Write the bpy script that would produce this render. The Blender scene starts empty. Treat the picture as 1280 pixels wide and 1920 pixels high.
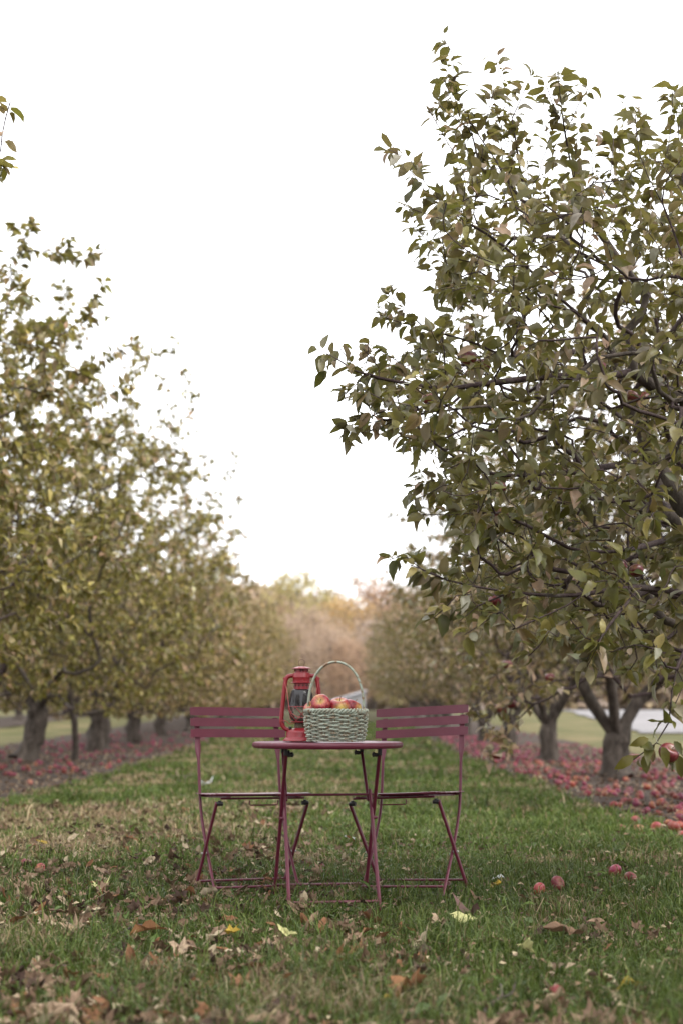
import bpy, math, random
import numpy as np
from mathutils import Vector, Matrix, Euler

PI = math.pi
R = math.radians
scene = bpy.context.scene
COL = scene.collection

# ------------------------------------------------------------------ camera
CAM_H = 0.763
FPX = 2667.0
PITCH = math.atan(382.0 / FPX)
cam_data = bpy.data.cameras.new('camera')
cam = bpy.data.objects.new('camera', cam_data)
COL.objects.link(cam)
cam.location = (0, 0, CAM_H)
cam.rotation_euler = (PI / 2 + PITCH, 0, 0)
cam_data.sensor_fit = 'VERTICAL'
cam_data.sensor_height = 36.0
cam_data.sensor_width = 24.0
cam_data.lens = 50.0
cam_data.clip_start = 0.1
cam_data.clip_end = 2000
cam_data.dof.use_dof = True
cam_data.dof.focus_distance = 5.72
cam_data.dof.aperture_fstop = 2.2
cam_data.dof.aperture_blades = 8
scene.camera = cam

# ------------------------------------------------------------------ world: overcast white sky
SUN_EL, SUN_AZ = R(52), R(118)          # azimuth clockwise from +Y: sun on the right, a little behind the camera
world = bpy.data.worlds.new('World')
scene.world = world
world.use_nodes = True
nt = world.node_tree
nt.nodes.clear()
sky = nt.nodes.new('ShaderNodeTexSky')
sky.sky_type = 'NISHITA'
sky.sun_disc = False
sky.sun_elevation = SUN_EL
sky.sun_rotation = SUN_AZ
sky.air_density = 1.0
sky.dust_density = 3.0
hsv = nt.nodes.new('ShaderNodeHueSaturation')
hsv.inputs['Saturation'].default_value = 0.12
cl = nt.nodes.new('ShaderNodeMix')
cl.data_type = 'RGBA'
cl.inputs[0].default_value = 0.78         # closed cloud layer over the clear sky
cl.inputs[7].default_value = (9.6, 9.7, 10.0, 1)
bg = nt.nodes.new('ShaderNodeBackground')
bg.inputs['Strength'].default_value = 0.10
wo = nt.nodes.new('ShaderNodeOutputWorld')
nt.links.new(sky.outputs[0], hsv.inputs['Color'])
nt.links.new(hsv.outputs[0], cl.inputs[6])
nt.links.new(cl.outputs[2], bg.inputs['Color'])
nt.links.new(bg.outputs[0], wo.inputs[0])

sun_d = bpy.data.lights.new('sun', 'SUN')
sun_d.energy = 0.9
sun_d.angle = R(28)
sun_d.color = (1.0, 0.96, 0.9)
sun = bpy.data.objects.new('sun', sun_d)
COL.objects.link(sun)
sd = Vector((math.sin(SUN_AZ) * math.cos(SUN_EL), math.cos(SUN_AZ) * math.cos(SUN_EL), math.sin(SUN_EL)))
sun.rotation_euler = (-sd).to_track_quat('-Z', 'Y').to_euler()
sun.location = (20, -10, 40)

scene.view_settings.view_transform = 'Standard'
scene.view_settings.look = 'None'
scene.view_settings.gamma = 1.0
scene.view_settings.use_curve_mapping = False
scene.view_settings.exposure = 1.7
try:
    scene.cycles.max_bounces = 8
    scene.cycles.transparent_max_bounces = 8
    scene.cycles.use_denoising = True
except Exception:
    pass

# ------------------------------------------------------------------ helpers
random.seed(7)
rng = np.random.default_rng(11)


def P(px, py, Y):
    """world point seen at photograph pixel (px, py), Y metres ahead of the camera"""
    x = (px - 640.0) / FPX
    u = (960.0 - py) / FPX
    c, s = math.cos(PITCH), math.sin(PITCH)
    dy = c - u * s
    dz = s + u * c
    k = Y / dy
    return np.array((x * k, Y, CAM_H + dz * k))


def project(p):
    p = np.atleast_2d(p)
    d = p - np.array((0, 0, CAM_H))
    c, s = math.cos(PITCH), math.sin(PITCH)
    zc = d[:, 1] * c + d[:, 2] * s
    yc = -d[:, 1] * s + d[:, 2] * c
    return 640 + FPX * d[:, 0] / zc, 960 - FPX * yc / zc, zc


def gz(x, y):
    """ground height: level near, rising gently in the distance"""
    s = np.clip((np.asarray(y, float) - 24) / 80.0, 0, 1)
    a = np.clip((np.asarray(y, float) - 4.9) / 1.1, 0, 1)
    b = np.clip((np.asarray(y, float) - 8.0) / 6.0, 0, 1)
    swell = 0.040 * a * a * (3 - 2 * a) * (1 - b * b * (3 - 2 * b))
    return 1.15 * s * s * (3 - 2 * s) + swell + np.asarray(x, float) * 0


def vnoise(x, y, scale, seed=0):
    """2-d value noise in 0..1"""
    x = np.asarray(x, float) / scale
    y = np.asarray(y, float) / scale
    xi, yi = np.floor(x).astype(np.int64), np.floor(y).astype(np.int64)
    fx, fy = x - xi, y - yi
    fx, fy = fx * fx * (3 - 2 * fx), fy * fy * (3 - 2 * fy)

    def h(a, b):
        v = np.sin(a * 127.1 + b * 311.7 + seed * 74.7) * 43758.5453
        return v - np.floor(v)
    return (h(xi, yi) * (1 - fx) + h(xi + 1, yi) * fx) * (1 - fy) + (h(xi, yi + 1) * (1 - fx) + h(xi + 1, yi + 1) * fx) * fy


def np_mesh(name, V, F, col=None, smooth=True, mat=None):
    """V (n,3); F: list of index arrays, (m,3) and/or (m,4)"""
    me = bpy.data.meshes.new(name)
    V = np.asarray(V, np.float32)
    if not isinstance(F, list):
        F = [F]
    F = [np.asarray(f, np.int32) for f in F if len(f)]
    me.vertices.add(len(V))
    me.vertices.foreach_set('co', V.ravel())
    loops = np.concatenate([f.ravel() for f in F])
    tot = np.concatenate([np.full(len(f), f.shape[1], np.int32) for f in F])
    st = np.concatenate([[0], np.cumsum(tot)[:-1]]).astype(np.int32)
    me.loops.add(len(loops))
    me.loops.foreach_set('vertex_index', loops)
    me.polygons.add(len(tot))
    me.polygons.foreach_set('loop_start', st)
    me.polygons.foreach_set('loop_total', tot)
    me.polygons.foreach_set('use_smooth', np.full(len(tot), smooth, bool))
    if col is not None:
        a = me.color_attributes.new('Col', 'FLOAT_COLOR', 'POINT')
        c = np.ones((len(V), 4), np.float32)
        c[:, :3] = col
        a.data.foreach_set('color', c.ravel())
    me.update(calc_edges=True)
    if mat:
        me.materials.append(mat)
    return me


def link(name, me, parent=None):
    o = bpy.data.objects.new(name, me)
    COL.objects.link(o)
    if parent is not None:
        o.parent = parent
    return o


def tag(o, label=None, cat=None, group=None, kind=None):
    if label:
        o['label'] = label
    if cat:
        o['category'] = cat
    if group:
        o['group'] = group
    if kind:
        o['kind'] = kind
    return o


def thing(name, label, cat, loc=(0, 0, 0), rot=(0, 0, 0), group=None):
    o = bpy.data.objects.new(name, None)
    o.empty_display_size = 0.1
    COL.objects.link(o)
    o.location = loc
    o.rotation_euler = rot
    return tag(o, label, cat, group)


class MB:
    """collects shapes into one mesh"""

    def __init__(self):
        self.v, self.f = [], []

    def add(self, verts, faces):
        b = len(self.v)
        self.v.extend([tuple(p) for p in verts])
        self.f.extend([tuple(i + b for i in f) for f in faces])
        return self

    def box(self, c, s, rot=None, bevel=0.0):
        sx, sy, sz = s[0] / 2, s[1] / 2, s[2] / 2
        if bevel <= 0:
            vs = [Vector((x * sx, y * sy, z * sz)) for x in (-1, 1) for y in (-1, 1) for z in (-1, 1)]
            fs = [(0, 1, 3, 2), (4, 6, 7, 5), (0, 4, 5, 1), (2, 3, 7, 6), (0, 2, 6, 4), (1, 5, 7, 3)]
        else:
            import bmesh
            bm = bmesh.new()
            bmesh.ops.create_cube(bm, size=1)
            for v in bm.verts:
                v.co = Vector((v.co.x * s[0], v.co.y * s[1], v.co.z * s[2]))
            bmesh.ops.bevel(bm, geom=bm.edges[:], offset=bevel, segments=2, affect='EDGES', profile=0.6)
            bm.verts.index_update()
            vs = [v.co.copy() for v in bm.verts]
            fs = [tuple(v.index for v in f.verts) for f in bm.faces]
            bm.free()
        M = rot if rot is not None else Matrix.Identity(3)
        return self.add([M @ v + Vector(c) for v in vs], fs)

    def tube(self, pts, rad, n=8, closed=False, caps=True, flat=None):
        """sweep along pts; rad number or list; flat: list of (a,b) radii pairs along side/normal"""
        pts = [Vector(p) for p in pts]
        m = len(pts)
        if not hasattr(rad, '__len__'):
            rad = [rad] * m
        tang = []
        for i in range(m):
            if closed:
                t = pts[(i + 1) % m] - pts[i - 1]
            else:
                t = pts[min(i + 1, m - 1)] - pts[max(i - 1, 0)]
            tang.append(t.normalized() if t.length > 1e-9 else Vector((0, 0, 1)))
        ref = Vector((0, 0, 1)) if abs(tang[0].z) < 0.9 else Vector((1, 0, 0))
        u = tang[0].cross(ref).normalized()
        vs, fs = [], []
        for i in range(m):
            u = (u - tang[i] * u.dot(tang[i]))
            u = u.normalized() if u.length > 1e-6 else tang[i].orthogonal().normalized()
            w = tang[i].cross(u)
            a, b = (rad[i], rad[i]) if not hasattr(rad[i], '__len__') else rad[i]
            for k in range(n):
                t = 2 * PI * k / n
                vs.append(pts[i] + u * (a * math.cos(t)) + w * (b * math.sin(t)))
        for i in range(m if closed else m - 1):
            j = (i + 1) % m
            for k in range(n):
                fs.append((i * n + k, i * n + (k + 1) % n, j * n + (k + 1) % n, j * n + k))
        if caps and not closed:
            fs.append(tuple(range(n - 1, -1, -1)))
            fs.append(tuple((m - 1) * n + k for k in range(n)))
        return self.add(vs, fs)

    def lathe(self, prof, n=32, c=(0, 0, 0)):
        vs, fs = [], []
        for r, z in prof:
            for k in range(n):
                t = 2 * PI * k / n
                vs.append((c[0] + r * math.cos(t), c[1] + r * math.sin(t), c[2] + z))
        for i in range(len(prof) - 1):
            for k in range(n):
                fs.append((i * n + k, i * n + (k + 1) % n, (i + 1) * n + (k + 1) % n, (i + 1) * n + k))
        return self.add(vs, fs)

    def build(self, name, mat, parent=None, smooth=True, auto=True):
        me = bpy.data.meshes.new(name)
        me.from_pydata(self.v, [], self.f)
        if smooth:
            me.polygons.foreach_set('use_smooth', [True] * len(me.polygons))
            if auto:
                me.set_sharp_from_angle(angle=R(38))
        me.update()
        me.materials.append(mat)
        return link(name, me, parent)


def spline(pts, k=6):
    """Catmull-Rom through pts"""
    pts = [np.array(p, float) for p in pts]
    q = [2 * pts[0] - pts[1]] + pts + [2 * pts[-1] - pts[-2]]
    out = []
    for i in range(1, len(q) - 2):
        for j in range(k):
            t = j / k
            a, b, c, d = q[i - 1], q[i], q[i + 1], q[i + 2]
            out.append(0.5 * (2 * b + (c - a) * t + (2 * a - 5 * b + 4 * c - d) * t * t + (3 * b - a - 3 * c + d) * t ** 3))
    out.append(pts[-1])
    return out


# ------------------------------------------------------------------ materials
class N:
    """small node-building helper"""

    def __init__(self, name):
        self.m = bpy.data.materials.new(name)
        self.m.use_nodes = True
        self.t = self.m.node_tree
        self.b = self.t.nodes['Principled BSDF']
        self.out = self.t.nodes['Material Output']

    def new(self, typ, **kw):
        n = self.t.nodes.new(typ)
        for k, v in kw.items():
            if k in n.inputs:
                n.inputs[k].default_value = v
            else:
                setattr(n, k, v)
        return n

    def l(self, a, b):
        self.t.links.new(a, b)

    def noise(self, scale, detail=4, rough=0.6, coord='Object', vec=None):
        n = self.new('ShaderNodeTexNoise')
        n.inputs['Scale'].default_value = scale
        n.inputs['Detail'].default_value = detail
        n.inputs['Roughness'].default_value = rough
        if vec is None:
            tc = self.new('ShaderNodeTexCoord')
            vec = tc.outputs[coord]
        self.l(vec, n.inputs['Vector'])
        return n

    def ramp(self, src, stops):
        r = self.new('ShaderNodeValToRGB')
        e = r.color_ramp.elements
        while len(e) < len(stops):
            e.new(0.5)
        for i, (p, c) in enumerate(stops):
            e[i].position = p
            e[i].color = (*c, 1) if len(c) == 3 else c
        self.l(src, r.inputs[0])
        return r

    def mix(self, fac, a, b, mode='MIX'):
        n = self.new('ShaderNodeMix')
        n.data_type = 'RGBA'
        n.blend_type = mode
        for sock, v in ((n.inputs[0], fac), (n.inputs[6], a), (n.inputs[7], b)):
            if isinstance(v, (int, float)):
                sock.default_value = v
            elif isinstance(v, tuple):
                sock.default_value = (*v, 1) if len(v) == 3 else v
            else:
                self.l(v, sock)
        return n.outputs[2]

    def bump(self, h, strength=0.3, dist=0.01):
        n = self.new('ShaderNodeBump')
        n.inputs['Strength'].default_value = strength
        n.inputs['Distance'].default_value = dist
        self.l(h, n.inputs['Height'])
        self.l(n.outputs[0], self.b.inputs['Normal'])

    def set(self, **kw):
        for k, v in kw.items():
            self.b.inputs[k.replace('_', ' ')].default_value = v
        return self


def mat_paint(name, c1, c2, rough=0.42, spec=0.5, chips=None):
    n = N(name)
    a = n.noise(9, 5)
    col = n.mix(n.ramp(a.outputs[0], [(0.35, (0, 0, 0)), (0.7, (1, 1, 1))]).outputs[0], c1, c2)
    if chips:
        s = n.noise(60, 6, 0.7)
        col = n.mix(n.ramp(s.outputs[0], [(0.66, (0, 0, 0)), (0.72, (1, 1, 1))]).outputs[0], col, chips)
    n.l(col, n.b.inputs['Base Color'])
    f = n.noise(40, 4)
    n.l(n.ramp(f.outputs[0], [(0.3, (rough - .08,) * 3), (0.7, (rough + .12,) * 3)]).outputs[0], n.b.inputs['Roughness'])
    n.set(Specular_IOR_Level=spec)
    n.bump(f.outputs[0], 0.05, 0.002)
    return n.m


M = {}
M['burgundy'] = mat_paint('burgundy_paint', (0.088, 0.0080, 0.0215), (0.110, 0.0108, 0.028), 0.44, 0.5)
M['black_knob'] = mat_paint('black_plastic', (0.008, 0.006, 0.007), (0.016, 0.012, 0.013), 0.5)
M['steel'] = mat_paint('zinc_steel', (0.30, 0.28, 0.27), (0.42, 0.40, 0.38), 0.35)
M['red_paint'] = mat_paint('red_enamel', (0.20, 0.010, 0.016), (0.25, 0.014, 0.021), 0.33, 0.5, chips=(0.16, 0.06, 0.045))
M['rust_wire'] = mat_paint('rusty_wire', (0.10, 0.055, 0.035), (0.20, 0.10, 0.06), 0.55)
M['red_wire'] = mat_paint('red_wire', (0.30, 0.035, 0.04), (0.36, 0.05, 0.05), 0.4)
M['brass'] = mat_paint('dull_brass', (0.075, 0.05, 0.03), (0.13, 0.085, 0.045), 0.45)
M['white_wall'] = mat_paint('white_boards', (0.22, 0.215, 0.215), (0.28, 0.275, 0.275), 0.7, 0.2)
M['pale_roof'] = mat_paint('pale_roof', (0.30, 0.30, 0.32), (0.38, 0.38, 0.40), 0.55, 0.3)


def mat_leaf(name, under=(0.25, 0.22, 0.165), umix=0.45, trans=0.32, rough=0.4, tint=(0.20, 0.20, 0.03)):
    n = N(name)
    at = n.new('ShaderNodeAttribute')
    at.attribute_name = 'Col'
    ge = n.new('ShaderNodeNewGeometry')
    ns = n.noise(38, 4, 0.6, vec=ge.outputs['Position'])
    col = n.mix(n.ramp(ns.outputs[0], [(0.42, (0, 0, 0)), (0.72, (1, 1, 1))]).outputs[0], at.outputs['Color'],
                n.mix(0.55, at.outputs['Color'], (0.075, 0.046, 0.03)))
    back = n.mix(umix, col, under)
    m = n.new('ShaderNodeMath')
    m.operation = 'MULTIPLY'
    n.l(ge.outputs['Backfacing'], m.inputs[0])
    m.inputs[1].default_value = 1.0
    col2 = n.mix(m.outputs[0], col, back)
    n.l(col2, n.b.inputs['Base Color'])
    n.set(Roughness=rough, Specular_IOR_Level=0.32)
    n.bump(ns.outputs[0], 0.25, 0.01)
    tr = n.new('ShaderNodeBsdfTranslucent')
    n.l(n.mix(0.5, col, tint), tr.inputs['Color'])
    ms = n.new('ShaderNodeMixShader')
    ms.inputs[0].default_value = trans
    n.l(n.b.outputs[0], ms.inputs[1])
    n.l(tr.outputs[0], ms.inputs[2])
    n.l(ms.outputs[0], n.out.inputs['Surface'])
    return n.m


M['leaf'] = mat_leaf('apple_leaf')
M['autumn'] = mat_leaf('autumn_leaf', under=(0.3, 0.24, 0.16), umix=0.25, trans=0.42, rough=0.7, tint=(0.50, 0.41, 0.29))


def mat_attr(name, rough=0.7, spec=0.25, nscale=30, namt=0.35, trans=0.0, hue=False):
    n = N(name)
    at = n.new('ShaderNodeAttribute')
    at.attribute_name = 'Col'
    ns = n.noise(nscale, 4)
    dark = n.mix(1.0, at.outputs['Color'], (0.55, 0.5, 0.45), 'MULTIPLY')
    col = n.mix(n.ramp(ns.outputs[0], [(0.5 - namt * .4, (0, 0, 0)), (0.5 + namt, (1, 1, 1))]).outputs[0], at.outputs['Color'], dark)
    if hue:
        oi = n.new('ShaderNodeObjectInfo')
        h = n.new('ShaderNodeHueSaturation')
        mr = n.new('ShaderNodeMapRange')
        mr.inputs[3].default_value = 0.468
        mr.inputs[4].default_value = 0.525
        n.l(oi.outputs['Random'], mr.inputs[0])
        n.l(mr.outputs[0], h.inputs['Hue'])
        mv = n.new('ShaderNodeMapRange')
        mv.inputs[3].default_value = 0.42
        mv.inputs[4].default_value = 1.02
        mm = n.new('ShaderNodeMath')
        mm.operation = 'FRACT'
        m3 = n.new('ShaderNodeMath')
        m3.operation = 'MULTIPLY'
        m3.inputs[1].default_value = 7.31
        n.l(oi.outputs['Random'], m3.inputs[0])
        n.l(m3.outputs[0], mm.inputs[0])
        n.l(mm.outputs[0], mv.inputs[0])
        n.l(mv.outputs[0], h.inputs['Value'])
        n.l(col, h.inputs['Color'])
        col = h.outputs[0]
    n.l(col, n.b.inputs['Base Color'])
    n.set(Roughness=rough, Specular_IOR_Level=spec)
    if trans > 0:
        tr = n.new('ShaderNodeBsdfTranslucent')
        n.l(col, tr.inputs['Color'])
        ms = n.new('ShaderNodeMixShader')
        ms.inputs[0].default_value = trans
        n.l(n.b.outputs[0], ms.inputs[1])
        n.l(tr.outputs[0], ms.inputs[2])
        n.l(ms.outputs[0], n.out.inputs['Surface'])
    return n.m


M['grass'] = mat_attr('grass_blades', 0.5, 0.25, 3, 0.3, trans=0.25)
M['litter'] = mat_attr('dry_leaf', 0.75, 0.2, 45, 0.3, trans=0.15)
M['apple'] = mat_attr('apple_skin', 0.32, 0.5, 60, 0.15)
M['windfall'] = mat_attr('windfall_skin', 0.45, 0.3, 40, 0.25, hue=True)


def mat_bark(name, c1, c2, c3, sc=14):
    n = N(name)
    tc = n.new('ShaderNodeTexCoord')
    mp = n.new('ShaderNodeMapping')
    mp.inputs['Scale'].default_value = (1, 1, 0.35)
    n.l(tc.outputs['Object'], mp.inputs[0])
    a = n.noise(sc, 6, 0.65, vec=mp.outputs[0])
    b = n.noise(sc * 0.3, 3)
    c = n.ramp(a.outputs[0], [(0.32, c1), (0.55, c2), (0.75, c3)])
    lich = n.ramp(b.outputs[0], [(0.55, (0, 0, 0)), (0.75, (1, 1, 1))])
    n.l(n.mix(lich.outputs[0], c.outputs[0], n.mix(0.4, c.outputs[0], (0.13, 0.12, 0.10))), n.b.inputs['Base Color'])
    n.set(Roughness=0.85, Specular_IOR_Level=0.2)
    n.bump(a.outputs[0], 0.8, 0.02)
    return n.m


M['bark'] = mat_bark('apple_bark', (0.028, 0.022, 0.018), (0.085, 0.068, 0.056), (0.17, 0.138, 0.115))
M['twig'] = mat_bark('twig_bark', (0.035, 0.022, 0.022), (0.065, 0.045, 0.043), (0.10, 0.08, 0.075), 30)


def mat_wicker():
    n = N('painted_wicker')
    a = n.noise(55, 5, 0.7)
    b = n.noise(220, 3)
    c = n.ramp(a.outputs[0], [(0.38, (0.19, 0.105, 0.055)), (0.46, (0.28, 0.28, 0.215)), (0.60, (0.325, 0.375, 0.31)), (0.78, (0.42, 0.45, 0.38))])
    n.l(c.outputs[0], n.b.inputs['Base Color'])
    n.set(Roughness=0.62, Specular_IOR_Level=0.35)
    n.bump(b.outputs[0], 0.4, 0.002)
    return n.m


M['wicker'] = mat_wicker()


def mat_glass_soot():
    n = N('sooty_glass')
    n.t.nodes.remove(n.b)
    tc = n.new('ShaderNodeTexCoord')
    sp = n.new('ShaderNodeSeparateXYZ')
    n.l(tc.outputs['Object'], sp.inputs[0])
    ns = n.noise(38, 5, 0.7)
    ad = n.new('ShaderNodeMath')
    ad.operation = 'MULTIPLY_ADD'
    n.l(ns.outputs[0], ad.inputs[0])
    ad.inputs[1].default_value = 0.03
    n.l(sp.outputs[2], ad.inputs[2])
    soot = n.ramp(ad.outputs[0], [(0.150, (0.2,) * 3), (0.162, (0.86,) * 3)])
    dust = n.new('ShaderNodeBsdfDiffuse')
    n.l(n.ramp(ad.outputs[0], [(0.142, (0.30, 0.27, 0.235)), (0.156, (0.022, 0.02, 0.022))]).outputs[0], dust.inputs[0])
    trn = n.new('ShaderNodeBsdfTransparent')
    trn.inputs[0].default_value = (0.92, 0.92, 0.9, 1)
    m1 = n.new('ShaderNodeMixShader')
    n.l(soot.outputs[0], m1.inputs[0])
    n.l(trn.outputs[0], m1.inputs[1])
    n.l(dust.outputs[0], m1.inputs[2])
    gl = n.new('ShaderNodeBsdfGlossy')
    gl.inputs['Roughness'].default_value = 0.06
    fr = n.new('ShaderNodeFresnel')
    fr.inputs[0].default_value = 1.5
    m2 = n.new('ShaderNodeMixShader')
    n.l(fr.outputs[0], m2.inputs[0])
    n.l(m1.outputs[0], m2.inputs[1])
    n.l(gl.outputs[0], m2.inputs[2])
    n.l(m2.outputs[0], n.out.inputs['Surface'])
    return n.m


M['globe'] = mat_glass_soot()


def mat_ground(name, stops, sc1, sc2, bump=0.5):
    n = N(name)
    tc = n.new('ShaderNodeTexCoord')
    a = n.noise(sc1, 8, 0.7)
    b = n.noise(sc2, 6, 0.75)
    f = n.mix(0.45, a.outputs[0], b.outputs[0])
    n.l(n.ramp(f, stops).outputs[0], n.b.inputs['Base Color'])
    n.set(Roughness=0.95, Specular_IOR_Level=0.1)
    n.bump(b.outputs[0], bump, 0.02)
    return n.m


M['ground'] = mat_ground('meadow', [(0.38, (0.05, 0.055, 0.018)), (0.5, (0.09, 0.085, 0.034)), (0.6, (0.17, 0.13, 0.07))], 0.35, 9)
M['lawn'] = mat_ground('lawn_soil', [(0.35, (0.026, 0.024, 0.012)), (0.5, (0.046, 0.044, 0.019)), (0.62, (0.085, 0.064, 0.038))], 1.1, 26)
M['soil'] = mat_ground('bare_soil', [(0.33, (0.028, 0.021, 0.017)), (0.5, (0.062, 0.048, 0.04)), (0.66, (0.12, 0.095, 0.078))], 1.6, 24, 0.9)
M['gravel'] = mat_ground('pale_gravel', [(0.35, (0.13, 0.122, 0.122)), (0.5, (0.19, 0.18, 0.18)), (0.62, (0.25, 0.235, 0.235))], 0.6, 20, 0.3)


# ------------------------------------------------------------------ setting: ground, lawn lane, soil strips, gravel
def sheet(name, xs, ys, zoff, mat, edge=None):
    """grid sheet following the ground; edge(x0,x1,y)->(x0,x1) warps its sides"""
    ys = np.asarray(ys, float)
    nx = len(xs)
    V = []
    for y in ys:
        x = np.asarray(xs, float)
        if edge is not None:
            a, b = edge(y)
            x = a + (x - x[0]) / (x[-1] - x[0]) * (b - a)
        z = gz(x, y) + zoff(x, y) if callable(zoff) else gz(x, y) + zoff
        V.append(np.stack([x, np.full(nx, y), z], 1))
    V = np.concatenate(V)
    i = np.arange(len(ys) - 1)[:, None] * nx + np.arange(nx - 1)[None, :]
    i = i.ravel()
    F = np.stack([i, i + 1, i + nx + 1, i + nx], 1)
    o = link(name, np_mesh(name, V, F, mat=mat))
    tag(o, kind='structure')
    return o


yg = np.concatenate([np.linspace(-40, 20, 13), np.linspace(22, 120, 50), [150, 250, 400]])
xg = np.concatenate([[-300, -150, -80, -50], np.linspace(-30, 30, 25), [50, 80, 150, 300]])
sheet('ground', xg, yg, -0.03, M['ground'])


def laneL(y):
    return -2.85 - 0.022 * np.clip(y - 10, -6, 40) + 0.28 * (vnoise(y, 1.0, 1.6, 3) - .5) + .15 * (vnoise(y, 7.0, 0.4, 5) - .5)


def laneR(y):
    return 2.05 + 0.014 * np.clip(y - 10, -6, 40) + 0.26 * (vnoise(y, 2.0, 1.5, 9) - .5) + .14 * (vnoise(y, 4.0, 0.4, 6) - .5)


yl = np.concatenate([np.arange(-4, 30, 0.12), np.arange(30, 110, 0.6)])
sheet('lawn', np.linspace(0, 1, 14), yl, lambda x, y: -0.006 + 0.012 * (vnoise(x, y, 0.5, 2) - .5), M['lawn'], lambda y: (laneL(y) - .05, laneR(y) + .05))
soil_h = lambda x, y: -0.012 + 0.05 * (vnoise(x, y, 0.45, 4) - .35) + 0.025 * (vnoise(x, y, 0.12, 8) - .5)
sheet('soil_strip', np.linspace(0, 1, 40), yl, soil_h, M['soil'], lambda y: (laneR(y) - .12, 5.7 + .5 * vnoise(y, 3, 1.5, 1)))
sheet('soil_strip', np.linspace(0, 1, 40), yl, soil_h, M['soil'], lambda y: (-8.0 - .5 * vnoise(y, 3, 1.5, 1), laneL(y) + .12))
yl2 = np.arange(41, 110, 0.8)
sheet('gravel_lot', np.linspace(0, 1, 30), yl2[6:], 0.02, M['gravel'], lambda y: (9.3 + .1 * (y - 46) + .5 * vnoise(y, 1, 3, 2), 42))
sheet('soil_strip', np.linspace(0, 1, 12), yl2, soil_h, M['soil'], lambda y: (-16.5, -12.8 + .6 * vnoise(y, 1, 2, 2)))

# ------------------------------------------------------------------ leaf templates and trees
T_Y = np.array([0, .16, .16, .16, .42, .42, .42, .72, .72, .72, 1.0])
T_X = np.array([0, -.17, 0, .17, -.255, 0, .255, -.185, 0, .185, 0])
T_F = np.array([[0, 2, 1], [0, 3, 2], [1, 2, 5], [1, 5, 4], [2, 3, 6], [2, 6, 5], [4, 5, 8], [4, 8, 7], [5, 6, 9], [5, 9, 8], [7, 8, 10], [8, 9, 10]])
S_Y = np.array([0, .45, .45, .45, 1.0])
S_X = np.array([0, -.29, 0, .29, 0])
S_F = np.array([[0, 2, 1], [0, 3, 2], [1, 2, 4], [2, 3, 4]])


def leaf_shape(k, n_shapes=6, simple=False):
    r = np.random.default_rng(100 + k)
    y, x = (S_Y, S_X) if simple else (T_Y, T_X)
    fold = r.uniform(0.12, 0.75)
    curl = r.uniform(-0.1, 0.85)
    tw = r.uniform(-0.8, 0.8)
    w = r.uniform(0.82, 1.2)
    X = x * w
    Z = np.abs(X) * fold - curl * y * y
    Yy = y * (1 - 0.18 * curl)
    if not simple:
        Z = Z + (np.abs(X) > .01) * r.uniform(-.05, .05, len(X))
        X = X + 0.05 * r.uniform(-1, 1) * np.sin(y * PI)
    a = tw * y
    X, Z = X * np.cos(a) - Z * np.sin(a), X * np.sin(a) + Z * np.cos(a)
    return np.stack([X, Yy, Z], 1)


NSH = 14
LEAF_FULL = np.stack([leaf_shape(k) for k in range(NSH)])
LEAF_SIMPLE = np.stack([leaf_shape(k, simple=True) for k in range(NSH)])


def frames_to_mesh(name, fr, mat, simple=False):
    """fr: dict pos(n,3) dir nrm len col shp -> one foliage mesh"""
    tpl, tf = (LEAF_SIMPLE, S_F) if simple else (LEAF_FULL, T_F)
    n = len(fr['pos'])
    side = np.cross(fr['dir'], fr['nrm'])
    L = fr['len'][:, None, None]
    t = tpl[fr['shp']] * L
    V = fr['pos'][:, None, :] + t[:, :, 0:1] * side[:, None] + t[:, :, 1:2] * fr['dir'][:, None] + t[:, :, 2:3] * fr['nrm'][:, None]
    k = tpl.shape[1]
    F = tf[None] + (np.arange(n) * k)[:, None, None]
    C = np.repeat(fr['col'], k, axis=0)
    return np_mesh(name, V.reshape(-1, 3), F.reshape(-1, 3), C, True, mat)


def norm(a):
    return a / np.maximum(np.linalg.norm(a, axis=-1, keepdims=True), 1e-9)


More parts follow.
